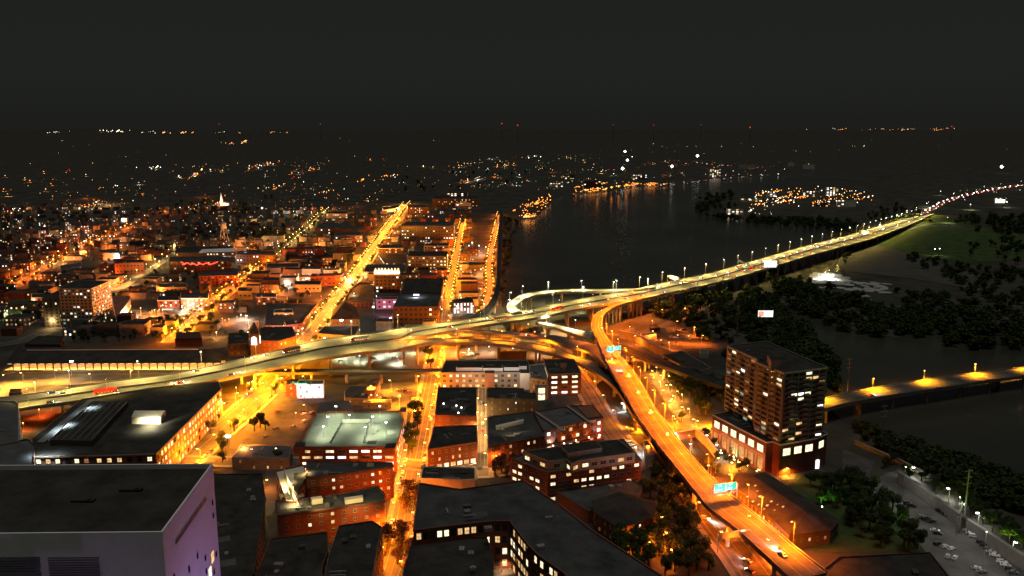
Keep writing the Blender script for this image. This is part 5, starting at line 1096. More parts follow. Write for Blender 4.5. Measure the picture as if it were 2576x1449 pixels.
# ================================================================ SMALL CITY BLOCKS
WALLS=['brickd','brick','dark','beige','grey','brickd','stone','dark','grey','brickd','dark']; WN=dict(brickd='dark brick',brick='red brick',dark='black-clad',beige='beige',grey='grey',stone='tan stone',bricko='orange brick')
rg=random.Random(77); HC=0
rows_y=[846,832,822,803,786,770,753,737,722,708,694,681,668,655,643,631,620,609,598,588,578,568,558,548,538,528,518,508,498,488,478,468,458,448,438,428,418]
for ri,y in enumerate(rows_y):
    x=-10+rg.uniform(-20,20); k=0; step=1 if y>600 else (1.8 if y>520 else 3.2)
    xmax=1180 if y>480 else 1240
    while x<xmax and HC<540:
        D=CAMH*FPX/(y-324); wpx=rg.uniform(9,26 if y>640 else 15)/D*FPX; z=rg.uniform(6,12) if y>600 else rg.uniform(5,9)
        dpx=rg.uniform(.25,.42)*wpx*((y-324)/FPX)*2.2
        c_=P(x+wpx/2,y,0); sk=(1153-x)/ (y-324)*.0
        if not blocked(c_,wpx*D/FPX*.45) and not inside((x,y),riv):
            s1=(1160-x)/(y-324)*dpx; s2=(1160-x-wpx)/(y-324)*dpx
            ytop=y-z*FPX/D*.97; px=[(x,ytop),(x+wpx,ytop),(x+wpx+s2,ytop-dpx),(x+s1,ytop-dpx)]
            w_=rg.choice(WALLS); st=max(1,int(z/3.2)); lit=rg.choice([0,.1,.18,.3,.5] if y>600 else [0,.1,.3,.5])
            bld('house' if wpx*D/FPX<15 else 'small_block','%s %d-storey building, %s from left, %s row up from the train shed'%(WN[w_],st,nth(k),nth(ri)),'house' if wpx*D/FPX<15 else 'building',px,z,w_,rg.choice(['roof','roofb','roofb']),st if lit else 0,sp=4,win=(1.7,1.7),lit=lit,mats=('w2','w1','w3','w4') if rg.random()<.5 else ('w2','w3'),parapet=.5,group='small buildings of the dark district',dark=False,seed=HC)
            HC+=1; k+=1
        x+=wpx*(1+rg.uniform(.04,.22))*step+(0 if rg.random()<.86 else wpx*1.2)
def woodland(name,specs,seed):
    rg=random.Random(seed); src=[CR['far',k] for k in range(3)]; V=[];F=[];MI=[]; cache=[([v.co.copy() for v in m.vertices],[(tuple(p.vertices),p.material_index) for p in m.polygons]) for m in src]
    for poly,n,h in specs:
        xs=[p[0] for p in poly]; ys=[p[1] for p in poly]; k=0
        while k<n:
            x,y=rg.uniform(min(xs),max(xs)),rg.uniform(min(ys),max(ys))
            if not inside((x,y),poly): continue
            p=P(x,y,0); hh=h*rg.uniform(.6,1.3); a=rg.uniform(0,6.28); c_,s_=math.cos(a),math.sin(a); vs,fs=cache[k%3]; b=len(V)
            V.extend([(p.x+(v.x*c_-v.y*s_)*hh*.6,p.y+(v.x*s_+v.y*c_)*hh*.6,hh*.45+v.z*hh*.5) for v in vs]); F.extend([tuple(b+i for i in f) for f,_ in fs]); MI.extend([m for _,m in fs]); k+=1
    me=bpy.data.meshes.new(name); me.from_pydata(V,[],F); me.materials.append(M['leafd']); me.materials.append(M['leaf']); me.polygons.foreach_set('material_index',MI); me.update()
    o=bpy.data.objects.new(name,me); COL.objects.link(o); o['kind']='stuff'
woodland('dark_woodland',[
 ([(1700,765),(1890,730),(1960,765),(2040,850),(2110,940),(2120,985),(2060,1000),(1990,930),(1880,850),(1790,800)],260,13),
 ([(1600,790),(1700,765),(1760,790),(1800,850),(1830,900),(1790,890),(1740,830),(1650,800)],40,10),
 ([(1930,690),(2040,725),(2140,758),(2280,800),(2370,845),(2250,860),(2100,830),(1960,765)],150,12),
 ([(2250,730),(2400,760),(2576,800),(2650,880),(2400,880),(2300,810)],150,12),
 ([(2240,640),(2440,670),(2600,680),(2600,790),(2450,750),(2360,700)],90,11),
 ([(1760,545),(1850,548),(2000,556),(2110,556),(2190,585),(2180,600),(2100,575),(1900,566)],110,14),
 ([(1750,500),(1840,482),(1850,520),(1830,545),(1760,540)],50,14),
 ([(2130,1060),(2250,1105),(2440,1165),(2576,1225),(2600,1300),(2470,1270),(2350,1195),(2200,1130)],150,9),
 ([(1830,965),(1900,980),(1960,1020),(1830,1010)],20,10),
 ([(2200,560),(2300,535),(2330,540),(2260,565)],24,14),([(2330,560),(2576,545),(2640,560),(2576,575),(2400,562)],60,14),
 ([(2440,575),(2640,575),(2640,640),(2540,625)],50,12),
 ([(1264,545),(1300,556),(1290,620),(1275,700),(1262,760)],36,8),
 ([(1640,900),(1740,940),(1830,990),(1830,1020),(1760,1000),(1680,950)],50,9),
],77)
# ================================================================ DISTRICT LAMPS (each its own)
rg=random.Random(5); cols={'sodf':(1,.2,.02),'yelf':(1,.5,.14),'whtf':(.95,1,.85),'redf':(1,.05,.02)}
def globe(gl,h):
    key=('globe',gl,h)
    if key not in LM: b=MB(); b.tube((0,0,0),(0,0,-h+.2),.12,n=4,mi=0); b.octa((0,0,0),1,1); LM[key]=b.mesh('far_lamp_mesh',[M['metal'],G[gl]])
    return LM[key]
def cluster(poly,n,desc,mix,pw,seed=0,rpx=(.7,1.3),lit=1.0,hh=8,pt=False):
    rg=random.Random(seed); xs=[p[0] for p in poly]; ys=[p[1] for p in poly]; out=[]
    cen=[(rg.uniform(min(xs),max(xs)),rg.uniform(min(ys),max(ys))) for _ in range(max(2,n//7))]
    while len(out)<n:
        x,y=rg.uniform(min(xs),max(xs)),rg.uniform(min(ys),max(ys))
        if rg.random()<.7: c0=rg.choice(cen); t=rg.gauss(0,1); x=c0[0]+t*26; y=c0[1]-t*5+rg.gauss(0,2.5)
        if inside((x,y),poly): out.append((x,y))
    out.sort()
    for k,(x,y) in enumerate(out):
        gl=rg.choice(mix); p=P(x,y,0); D=p.length; r=rg.uniform(*rpx)*D/FPX*.8
        cn={'sodf':'orange','yelf':'yellow','whtf':'white','redf':'red'}[gl]
        me=globe(gl,hh); t=link('street_lamp',me,None,(p.x,p.y,hh)); tag(t,'%s light, %s from the left %s'%(cn,nth(k),desc),'street lamp','lights '+desc)
        # lens size per distance class
        rr=max(.5,round(r*2)/2); key=('gl2',gl,rr)
        if key not in LM: b=MB(); b.tube((0,0,-hh),(0,0,0),.12,n=4,mi=0); b.octa((0,0,0),rr,1); LM[key]=b.mesh('far_lamp_mesh',[M['metal'],G[gl]])
        t.data=LM[key]
        if pw and pt: bulb(t,(0,0,0),pw*(D/1000)*rg.uniform(.4,1.3),cols[gl],.6)
        elif pw and rg.random()<lit: spot(t,(0,0,-rr-.2),pw*(D/1000)**1.0*rg.uniform(.4,1.3),cols[gl],165,.8,.4)
cluster([(0,620),(0,500),(300,470),(700,460),(1000,440),(1100,480),(900,520),(700,560),(420,560),(300,620)],150,'on the dark hillside suburb',['yelf','sodf','sodf','whtf'],15000,1,pt=True)
grove([(2105,668),(2112,650),(2135,622),(2180,612),(2150,640),(2125,668)],16,9,'on the rim of the sand bar','far',seed=31,chk=False,name='shore_tree')
grove([(2360,668),(2480,700),(2500,745),(2400,722)],16,9,'at the right end of the sand bar','far',seed=32,chk=False,name='shore_tree')
grove([(2100,742),(2300,795),(2370,845),(2250,850)],26,9,'along the low dark island','far',seed=33,chk=False,name='shore_tree')
grove([(2440,610),(2576,620),(2576,668),(2420,662)],18,12,'on the right side of the lawn','far',seed=34,chk=False,name='shore_tree')
cluster([(0,500),(0,420),(500,405),(1100,400),(1150,430),(600,460),(200,480)],60,'on the upper hillside suburb',['yelf','whtf','sodf','yelf','sodf','yelf','redf'],15000,2)
cluster([(60,640),(400,620),(900,600),(900,820),(600,840),(250,830),(60,800)],150,'among the dark blocks left of the main street',['yelf','sodf','sodf','sodf','whtf'],21000,3,rpx=(.5,.95),pt=True,hh=5)
cluster([(920,640),(1120,560),(1130,800),(920,790),(860,770)],20,'between main street and the parallel streets',['yelf','whtf'],9000,4,rpx=(.6,1))
# remaining far lights as one mass each kind
def mass(name,spec,seed):
    rg=random.Random(seed); b=MB(); gs=['sodf','yelf','whtf','redf','dimf','grnf']
    for poly,n,mix,rp in spec:
        xs=[p[0] for p in poly]; ys=[p[1] for p in poly]; k=0
        cen=[(rg.uniform(min(xs),max(xs)),rg.uniform(min(ys),max(ys))) for _ in range(max(2,n//9))]
        while k<n:
            x,y=rg.uniform(min(xs),max(xs)),rg.uniform(min(ys),max(ys))
            if rg.random()<.75: c0=rg.choice(cen); t=rg.gauss(0,1); x=c0[0]+t*(max(xs)-min(xs))*.035; y=c0[1]-t*2+rg.gauss(0,(max(ys)-min(ys))*.03)
            if not inside((x,y),poly): continue
            p=P(x,y,8); D=min(p.length,30000); 
            if y<334: p=Vector(((x-1288)/FPX*15500,15500,200-(y-324)*15500/FPX)); D=15500
            r=rg.uniform(*rp)*D/FPX*.8; b.octa((p.x,p.y,max(p.z,r)),r,gs.index(rg.choice(mix))); k+=1
    o=b.build(name,[G[g_] for g_ in gs]); tag(o,None,None,None,'stuff'); return o
mass('distant_town_lights',[
 ([(1130,470),(1130,400),(1500,385),(1620,430),(1560,470),(1300,480)],210,['yelf','yelf','whtf','sodf','dimf','dimf','grnf'],(.35,.9)),
 ([(1500,440),(1500,400),(2050,408),(2060,430),(1700,450)],120,['whtf','yelf','redf','sodf','dimf'],(.35,.85)),
 ([(1300,548),(1290,530),(1380,486),(1392,500),(1350,545)],130,['sodf','sodf','sodf','yelf'],(.8,1.7)),
 ([(1425,490),(1450,468),(1560,455),(1690,462),(1560,475)],120,['sodf','sodf','sodf','yelf'],(.8,1.6)),
 ([(1560,478),(1560,474),(1690,460),(1960,434),(1960,438)],60,['sodf','whtf','redf'],(.4,.7)),
 ([(1860,500),(1920,482),(2060,470),(2200,485),(2210,500),(2100,520),(1900,520)],190,['sodf','sodf','sodf','yelf','whtf'],(.8,1.7)),
 ([(1850,540),(1870,515),(1960,500),(1940,540)],40,['whtf','yelf'],(.5,1.2)),
 ([(110,337),(110,330),(640,328),(640,336)],60,['yelf','whtf','dimf'],(.4,.8)),
 ([(260,333),(260,327),(350,327),(350,333)],26,['whtf','yelf'],(.9,1.5)),
 ([(405,335),(405,331),(525,331),(525,335)],34,['sodf','yelf'],(.8,1.3)),
 ([(675,335),(675,330),(740,330),(740,334)],12,['yelf','redf'],(.5,1)),
 ([(500,362),(520,356),(630,352),(620,362)],34,['sodf','yelf','redf'],(.6,1.1)),
 ([(650,338),(650,334),(1060,334),(1060,338)],26,['yelf','redf','dimf'],(.35,.6)),
 ([(2000,326),(2000,322),(2400,322),(2400,328)],60,['whtf','yelf','sodf','redf'],(.4,.9)),
 ([(2120,370),(2120,366),(2180,366),(2180,370)],9,['redf','grnf','yelf'],(.5,.8)),
 ([(340,425),(340,418),(400,416),(410,424)],16,['whtf'],(.7,1.2)),
 ([(0,400),(0,345),(2576,345),(2576,390),(1800,400)],70,['dimf','yelf','redf','whtf','dimf'],(.3,.6)),
 ([(0,620),(0,405),(1200,400),(1150,520),(600,600)],420,['dimf','dimf','yelf','sodf','dimf','yelf','sodf'],(.35,.9)),
 ([(900,450),(1050,430),(1060,445),(880,460)],16,['sodf'],(.9,1.5)),
 ([(2330,495),(2380,480),(2576,470),(2576,500),(2400,510)],16,['whtf','yelf'],(.4,.8)),
],9)
lamps_at([(1572,391),(1754,404)],30,'dazzling floodlight by the far quay','flood',(.95,1,.85),260000,small=True,r=22,arm=0,cat='floodlight',name='floodlight_mast')
lamps_at([(1578,414),(1566,438),(1690,432)],25,'bright floodlight below the dazzling ones on the far quay','flood',(.95,1,.85),220000,small=True,r=17,arm=0,cat='floodlight',name='floodlight_mast')
lamps_at([(2518,436)],30,'single dazzling floodlight in the dark at the far right','flood',(.95,1,.85),200000,small=True,r=19,arm=0,cat='floodlight',name='floodlight_mast')
lamps_at([(1590,402),(1330,405),(1345,400),(1360,402)],20,'white sports-field floodlight on the far hill','whtf',(.9,1,.6),200000,small=True,r=8,arm=0,cat='floodlight',name='floodlight_mast')
lamps_at([(660,538)],14,'lone bluish-white lamp on the dark hill right of the church','whtf',(.85,.9,1),60000,small=True,r=6,arm=0)
# red beacon masts on the horizon
for k,(x,y,r) in enumerate([(565,312,1.2),(815,312,1.2),(1263,311,2),(1302,315,2),(1538,314,1.2),(1638,315,1.2),(1876,320,2.2),(1755,314,1),(2374,318,1.6)]):
    D=14500; X=(x-1288)/FPX*D; z=200-(y-324)*D/FPX; b=MB(); b.tube((0,0,0),(0,0,z),4,1,4,mi=0); b.octa((0,0,z),r*4,1,r*6); q=b.build('radio_mast',[M['steel'],G['redf']]); q.location=(X,D,0); tag(q,'%s red-lit mast from the left along the horizon'%nth([565,815,1263,1302,1538,1638,1755,1876,2374].index(x)),'radio mast','masts along the horizon')
lamps_at([(1503,492),(1538,489,1.3),(1556,486),(1575,482,.6)],22,'bright orange, mirrored in the river by the marina','sodf',(1,.28,.03),900000,small=True,r=9,arm=0,pt=True,name='quay_lamp')
# lit spots for the clusters (real lamps of those places)
cluster([(1300,548),(1290,530),(1380,486),(1392,500),(1350,545)],26,'on the far river spit',['sodf'],16000,11,pt=True,rpx=(1,1.4),hh=10)
cluster([(1425,490),(1450,474),(1560,466),(1690,462),(1560,478)],26,'on the far marina shore',['sodf','sodf','yelf'],30000,12,pt=True,rpx=(1,1.5),hh=10)
cluster([(1860,505),(1920,486),(2060,474),(2190,488),(2100,518),(1900,525)],34,'at the lit works on the far bank',['sodf','yelf','whtf'],26000,13,pt=True,rpx=(1,1.6),hh=10)
cluster([(1150,470),(1150,420),(1480,400),(1560,450),(1300,478)],26,'in the far town above the river bend',['yelf','whtf','sodf'],26000,14,rpx=(.8,1.2),hh=10)
for k,(x,y,w_,h_,ws,wl) in enumerate([(1850,540,40,14,.8,'white'),(1890,508,60,10,.3,'cream'),(1985,510,40,10,.3,'bricko'),(2040,495,50,22,.5,'stone'),(2095,492,40,26,.6,'stone'),(2130,520,50,18,.3,'cream'),(2070,520,34,10,.3,'dark'),(1940,495,30,10,.4,'white'),(1150,505,60,22,.35,'brickd'),(1490,478,60,30,.15,'brickd'),(1800,445,50,34,.5,'stone'),(1240,402,60,14,.2,'white'),(1400,470,50,14,.3,'cream'),(2035,425,60,24,0,'white'),(1990,418,36,20,0,'white'),(1880,424,90,22,0,'cream'),(2512,505,24,8,1,'white'),(1165,525,40,16,.3,'cream'),(1430,450,50,16,.4,'dark'),(1610,452,60,20,.4,'brickd')]):
    D=P(x,y,0).y; wp=w_/D*FPX; yt=y-h_/D*FPX*.98; dp=w_*.5*CAMH/D/D*FPX
    bld('far_block','%s block with lit windows, %s from the left across the river bend'%(WN.get(wl,wl),nth(sorted([1850,1890,1985,2040,2095,2130,2070,1940,1150,1490,1800,1240,1400,2035,1990,1880,2512,1165,1430,1610]).index(x))),'building',[(x-wp/2,yt),(x+wp/2,yt),(x+wp/2,yt-dp),(x-wp/2,yt-dp)],h_,wl,'roofb',max(1,int(h_/4)),sp=9,win=(5,2.6),lit=ws,mats=('w1','w4','w2'),parapet=0,dark=False,seed=300+k)
# ================================================================ SIGN GANTRIES AND BILLBOARDS
sg=mat('sign_green',(.0,.22,.12),.5,.3,0); sw=mat('sign_white',(.8,.8,.8),.5,.3,0)
def gantry(label,pa,pb,z,hh,panels,lit=True,back=False,light=COOL,pw=2500,tilt=0):
    a,b_=P(*pa,z),P(*pb,z); o=a.copy(); d=b_-a; L=d.length; an=math.atan2(d.y,d.x); root=empty('sign_gantry',o,an,label,'road sign gantry')
    for x in (0,L):
        b=MB(); b.tube((x,0,-1),(x,0,hh),.28,n=6); b.build('post',M['metal'],root)
    b=MB()
    for zz in (hh-1.6,hh): 
        for yy in (-.5,.5): b.tube((0,yy,zz),(L,yy,zz),.13,n=4)
    for k in range(int(L/2)): b.tube((k*2,-.5,hh-1.6),(k*2+2 if k*2+2<L else L,-.5,hh),.08,n=4)
    b.build('truss',M['metal'],root)
    for (f,w_,h_,txts,colm) in panels:
        p=MB(); p.box((0,0,0),(w_,.12,h_)); y=-.75; q=p.build('sign_panel',colm,root); q.location=(L*f,y,hh-.6)
        e_=MB(); 
        for sx in (-1,1): e_.box((sx*(w_/2-.1),-.08,0),(.12,.04,h_-.1))
        for sz in (-1,1): e_.box((0,-.08,sz*(h_/2-.1)),(w_-.32,.04,.12))
        if not back: e_.build('sign_border',sw,q)
        for (s,sz_,dx,dz) in txts: text(s,sz_,(dx,-.1,dz),(math.pi/2,0,0),sw,q,ext=.02)
        if back: e=MB(); [e.box((-w_/2+.6+j*(w_-1.2)/4,-.12,0),(.16,.1,h_)) for j in range(5)]; e.build('stiffener',M['metal'],q)
        if lit: spot(root,(L*f,y-3.2,hh-.6-h_/2-1.2),pw,light,140,.9,.2,aim=(0,1,.55)); w2=MB(); w2.box((0,0,0),(w_*.9,.4,.25)); ww=w2.build('sign_light',M['steel'],root); ww.location=(L*f,y-1.3,hh-.6-h_/2-.5)
    return root
gantry('lit green sign gantry across the top of the broad orange ramp',(1519,898),(1560,893),17.5,7,[(.36,6.5,4.6,[('EAST',1.1,0,1.4),('95',1.7,0,-.2)],sg),(.82,6,3.8,[('SOUTH',1,0,1),('EXIT',1,0,-.9)],sg)])
gantry('lit green sign gantry lower down the broad orange ramp beside the long hall',(1787,1262),(1853,1250),15,7.5,[(.30,7.2,4.8,[('195',1.5,0,1.1),('NORTH',1.0,0,-1)],sg),(.72,6.6,4,[('EXIT',1.1,0,.9),('EAST',1,0,-.9)],sg)],pw=3200)
gantry('orange-lit back of a ribbed sign over the road at the bottom right',(1806,1385),(1885,1372),7,8,[(.42,13,3.4,[],mat('sign_back',(.45,.4,.33),.6,.3,.1,1))],back=True,lit=True,light=SOD,pw=3000)
gantry('dim sign gantry spanning the highway left of the bright billboard',(1857,671),(1884,682),18,9,[(.9,7,4,[('EXIT',1.4,0,0)],sg)],pw=1500)
gantry('pale sign gantry spanning the highway behind the S ramp merge',(1679,712),(1755,730),18,9,[(.25,16,4.5,[],mat('pale_sign',(.6,.55,.4),.6,.2,.3,.3))],light=(1,.9,.5),pw=9000)
gantry('pale wide sign beyond the highway bridge at the far bank',(2160,596),(2190,596),14,9,[(.5,22,7,[],mat('pale_sign2',(.6,.5,.3),.6,.2,.2,.3))],light=(1,.9,.5),pw=14000)
def billboard(label,x,y,zb,w_,h_,m,rz=0,posts=2):
    p=P(x,y,zb); root=empty('billboard',(p.x,p.y,0),rz,label,'billboard'); 
    for k in range(posts): b=MB(); b.tube(((k-.5)*w_*.4,0.6,0),((k-.5)*w_*.4,.6,zb),.4,n=6); b.build('post',M['steel'],root)
    b=MB(); b.box((0,0,0),(w_,.5,h_)); q=b.build('board_face',m,root); q.location=(0,0,zb)
    for k in range(3): b=MB(); b.tube((0,0,0),(0,-2,.6),.12,n=4); b.box((0,-2,.6),(1.4,.5,.3)); q2=b.build('board_lamp',M['steel'],root); q2.location=((k-1)*w_*.33,0,zb+h_/2)
    b=MB(); b.box((0,-.8,0),(w_,1.2,.2)); q3=b.build('catwalk',M['metal'],root); q3.location=(0,0,zb-h_/2-.3)
    return root
bb1=billboard('glowing billboard, salmon on the left and white on the right, over the dark bank',1926,789,16,15,6.4,glow('billboard_face',(1,.93,.9),1.6,.25))
billboard('dazzling white billboard beside the highway bridge',1938,664,26,16,8.6,glow('billboard_white',(1,1,.96),1.7,.2))
billboard('small glowing white sign far right beyond the interchange',2516,506,8,26,9,glow('billboard_face2',(1,1,1),2.5))
addbox(bb1,bb1.location,'board_panel',bb1.location+Vector((-4.6,-.5,16-2.5)),(5.2,.3,5),0,glow('salmon_panel',(1,.35,.22),1.3,.3))
# tall transmission poles in the river
for k,(x,yb,yt) in enumerate([(1853,850,768),(1816,745,695),(2131,985,900),(1932,880,822),(2218,1110,1018),(2412,1340,1262),(1955,720,655),(2520,650,560),(2423,1320,1180)]):
    z=H(x,yb,yt); root=empty('power_pole',P(x,yb,0),.3,'%s tall thin power pole from the left over the dark river side'%nth(sorted([1853,1816,2131,1932,2218,2412,1955,2520,2423]).index(x)),'power pole','power poles by the river')
    b=MB(); b.tube((0,0,0),(0,0,z),.55,.35,6); b.build('pole',M['conc'],root); b=MB(); 
    for s_ in (0,3.5,7): b.tube((-2.4,0,z-1-s_),(2.4,0,z-1-s_),.14,n=4)
    b.build('crossarm',M['metal'],root)
# yard buildings right of S ramp
bld('yard_shed','small pale shed in the orange-lit yard right of the S ramp','building',[(1611,838),(1643,834),(1652,840),(1615,846)],5,'cream','roof2',1,sp=5,lit=.3,near=True)
bld('yard_shed','long low dark shed along the viaduct in the orange-lit yard','building',[(1665,893),(1718,882),(1790,925),(1745,935)],7,'stone','roofb',0)
bld('yard_shed','small black shed at the top of the orange-lit yard','building',[(1633,818),(1655,816),(1660,824),(1636,827)],4,'brickd','roofb',0)
bld('lit_hut','small yellow-lit hut under the tall lamp at the right end of the yard','building',[(1758,880),(1780,880),(1783,888),(1762,889)],5,'cream','roof2',0)
bld('pump_house','pale square building with two wall lamps between the curved ramps','building',[(1258,878),(1322,876),(1325,884),(1256,886)],8,'beige','roof2',0)
bld('canal_building','cream lit service block under the broad ramp by the brick office','building',[(1618,1106),(1652,1104),(1660,1140),(1624,1146)],8,'cream','dark',0)
root,pts,o=bld('striped_block','black building with glowing white vertical window strips by the riverside viaduct','building',[(1140,752),(1188,748),(1192,760),(1138,762)],12,'dark','roofb',4,sp=3.4,win=(1.4,2.6),lit=.65,mats=('w4','w1'),dark=False,seed=71)
# string lights beside the office
sl=empty('festoon_lights',P(1580,1110,5),0,'zigzag string of small warm bulbs at the right end of the brick office','string lights')
pp=[(1553,1106),(1590,1108),(1560,1114),(1596,1118),(1572,1124),(1606,1128)]; o=sl.location; b=MB()
for (x1,y1),(x2,y2) in zip(pp[:-1],pp[1:]):
    a,c_=P(x1,y1,9)-o,P(x2,y2,9)-o; b.tube(a,c_,.05,n=3)
    for k in range(9): q=a+(c_-a)*k/9; link('bulb',winmesh(.45,.45,'w1',False),sl,tuple(q))
b.build('cable',M['steel'],sl)
# ================================================================ VEHICLES
def onrib(br,f,x):
    root,o,L,Rr=br; C=[L[i]*(1-f)+Rr[i]*f+o for i in range(len(L))]; X=[proj(p)[0] for p in C]
    for i in range(len(C)-1):
        if (X[i]-x)*(X[i+1]-x)<=0 and X[i]!=X[i+1]:
            t=(x-X[i])/(X[i+1]-X[i]); return C[i]+(C[i+1]-C[i])*t+Vector((0,0,.05)),(C[i+1]-C[i]).normalized()
    return None
CN=['grey','black','white','silver','red','blue','grey','black']
far=[131,157,495,640,670,1231,1322,1341,1481,1553,1660,1685,1715,1765,1803,1833,1862,1880]+list(range(1905,2150,17))
near=[125,290,432,454,581,597,1029,1132,1460,1480,1574,1614,1668,1746,1829,1849,1870,1915,1940,2015,2040,2080,2120,2160,2200]
rg=random.Random(8)
for k,x in enumerate(far):
    r_=onrib(HW,rg.choice([.14,.26,.38]),x)
    if r_: car(r_[0],math.atan2(r_[1].y,r_[1].x)+math.pi,rg.choice(CN),'car with white headlights, %s from the left on the far lanes of the highway'%nth(k),1,name='car',group='cars on the highway',beam=1500,big=1.6)
for k,x in enumerate(near):
    r_=onrib(HW,rg.choice([.62,.74,.86]),x)
    if r_: car(r_[0],math.atan2(r_[1].y,r_[1].x),rg.choice(CN),'car with red tail lights, %s from the left on the near lanes of the highway'%nth(k),1,name='car',group='cars on the highway',beam=2500,big=1.8)
for x,f,far_,c_,lb in ((265,.68,0,'red','lorry with a row of orange marker lights at the left end of the highway'),(735,.28,1,'grey','dark lorry with orange marker lights left of the clock tower on the highway'),(905,.3,1,'white','white-trailered lorry on the highway before the railway viaduct'),(1262,.62,0,'grey','dark lorry with many marker lights beside the loop ramp'),(1402,.62,0,'red','red lorry on the near lanes between loop ramp and S ramp'),(1890,.72,0,'red','red lorry just before the dazzling billboard'),(1980,.72,0,'grey','grey lorry just past the dazzling billboard'),(2052,.25,1,'white','pale lorry on the far lanes over the right half of the bridge'),(1860,.25,1,'white','lorry under the dim sign gantry on the far lanes')):
    r_=onrib(HW,f,x)
    if r_: truck(r_[0],math.atan2(r_[1].y,r_[1].x)+(math.pi if far_ else 0),lb,c_,group='lorries on the highway')
def oncar(br,f,y,lb,back=0,beam=2500,col='white'):
    root,o,L,Rr=br; C=[L[i]*(1-f)+Rr[i]*f+o for i in range(len(L))]; i=min(range(len(C)-1),key=lambda j:abs(proj(C[j])[1]-y)); d=(C[i+1]-C[i]).normalized()
    car(C[i]+Vector((0,0,.05)),math.atan2(d.y,d.x)+(math.pi if back else 0),col,lb,1,name='car',group='cars on the ramps',beam=beam,big=1.6)
oncar(R3,.4,936,'car with red tail lights and a white beam just below the upper sign gantry',1,34000,'grey')
oncar(R3,.45,1390,'white car with a bright headlight pool on the ramp near the bottom',1,30000,'white')
oncar(R6,.7,994,'red car at the left end of the low bridge by the tower',0,6000,'red')
oncar(R2,.5,844,'dark car with red lights on the brown curved ramp',1,3000,'black')
# far end of the highway traffic
kk=0
for i,(q,d) in enumerate(walk(SV,64,4)):
    n=Vector((-d.y,d.x,0))
    for s,on in ((1,1),(-1,1)):
        p=q+n*s*rg.uniform(3,10); p.z=.8
        if not seen(p): continue
        an=math.atan2(d.y,d.x)+(math.pi if s>0 else 0)
        t=empty('car',p,an,'%s car from the near end, %s lanes of the far highway stretch'%(nth(i),'headlit upper' if s>0 else 'red-lit lower'),'car','cars on the far highway stretch'); 
        body=carparts(rg.choice(CN),'car')[0]; link('body',body,t)
        for s2 in (-1,1): link('headlight',HL[1],t,(2.35,s2*.62,.68),0,(1.5,3.0,4)); link('tail_light',TL[1],t,(-2.35,s2*.6,.78),0,(1.5,3.5,4.5))
CARN=dict(white='white',silver='silver',grey='grey',black='black',red='red',blue='blue',green='green',beige='beige')
def parked(pts,rz,desc,cols=None,seed=0,wheels=True,grp=None,jit=.05):
    rg=random.Random(seed)
    for k,q in enumerate(sorted(pts)):
        c_=q[2] if len(q)>2 else rg.choice(cols or CN); kd='van' if rg.random()<.22 else 'car'
        car(P(q[0],q[1],0)+Vector((0,0,.35)),rz+rg.uniform(-jit,jit),c_,'parked %s %s, %s from left %s'%(CARN[c_],kd,nth(k),desc),0,kd,'parked_'+kd,'vehicles parked '+desc,wheels)
z8=lambda x,y:(2281+x*.1482,1234.3+y*.1482)
a_,b_=P(*z8(1030,700)),P(*z8(1900,1500)); dd_=(b_-a_); L_=dd_.length; dd_.normalize(); rowrz=math.atan2(dd_.y,dd_.x)+1.2
pj=lambda v:proj(v)
parked([pj(a_+dd_*(k*3.1)) for k in range(int(L_/3.1)) if k not in (3,9,14)],rowrz,'in the row against the flood wall',['white','silver','black','grey','white','black'],3)
for (x0,y0,x1,y1,nm,sk) in ((570,370,860,520,'in the short upper row by the flood wall',()),(230,460,420,540,'in the upper inner row of the right car park',()),(480,700,560,800,'by the middle of the right car park',()),(520,930,900,1060,'in the middle row of the right car park',(3,)),(690,1140,900,1180,'in the lower middle of the right car park',()),(1180,1340,1330,1440,'near the bottom of the right car park',()),(10,240,80,290,'at the top of the right car park',())):
    a_,b_=P(*z8(x0,y0)),P(*z8(x1,y1)); dd_=b_-a_; L_=dd_.length; dd_.normalize()
    parked([pj(a_+dd_*(k*3.1)) for k in range(int(L_/3.1)+1) if k not in sk],math.atan2(dd_.y,dd_.x)+1.3,nm,['black','grey','silver','white','black'],int(x0))
parked([(698,1037,'red'),(763,1038,'black'),(764,1044,'white'),(781,1042,'silver'),(788,1040,'red'),(767,1063,'white'),(739,1076,'silver'),(694,1082,'grey'),(668,1102,'grey'),(573,1016,'black'),(593,1021,'white')],1.1,'in the brown lot left of the garage',None,5)
parked([(1000,984),(1006,985),(1013,984),(1022,986),(1029,988),(1001,1000,'white'),(958,1003,'white'),(1043,1007,'beige'),(968,1004)],.2,'in the yellow lot behind the garage',None,6)
parked([(938,903),(944,913),(929,916),(983,884),(992,903),(857,910),(975,890),(1010,905),(900,900),(915,888)],.4,'in the lot under the highway',None,7)
parked([(1165,892),(1172,896),(1185,892),(1192,897),(1201,893),(1290,899)],.3,'in the white-lit yard behind the apartments',None,8)
parked([(128,778),(145,778),(160,779),(175,778)],0,'in the small lot left of the grey slab',['red','grey','beige'],9)
parked([(1200+i*6,712+j*9) for i in range(3) for j in range(4)]+[(1160+i*4,735+j*10) for i in range(2) for j in range(3)],1.5,'in the riverside lot beyond the highway',None,10,False)
parked([(1640,862),(1665,868),(1690,850),(1700,852),(1715,846),(1728,850),(1705,835),(1720,832)],.2,'in the orange-lit yard',None,11,False)
parked([(1210,1015),(1213,1045,'white'),(1214,1068,'white'),(1214,1085,'red'),(1209,1180,'black')],1.5,'in the narrow street between warehouses',None,12)
parked([(1005,1370,'red'),(1035,1240,'red'),(1028,1215,'red'),(1043,1222,'silver'),(1033,1252,'white'),(1024,1262,'red')],1.45,'near the crossing of the tree-lined street',None,13)
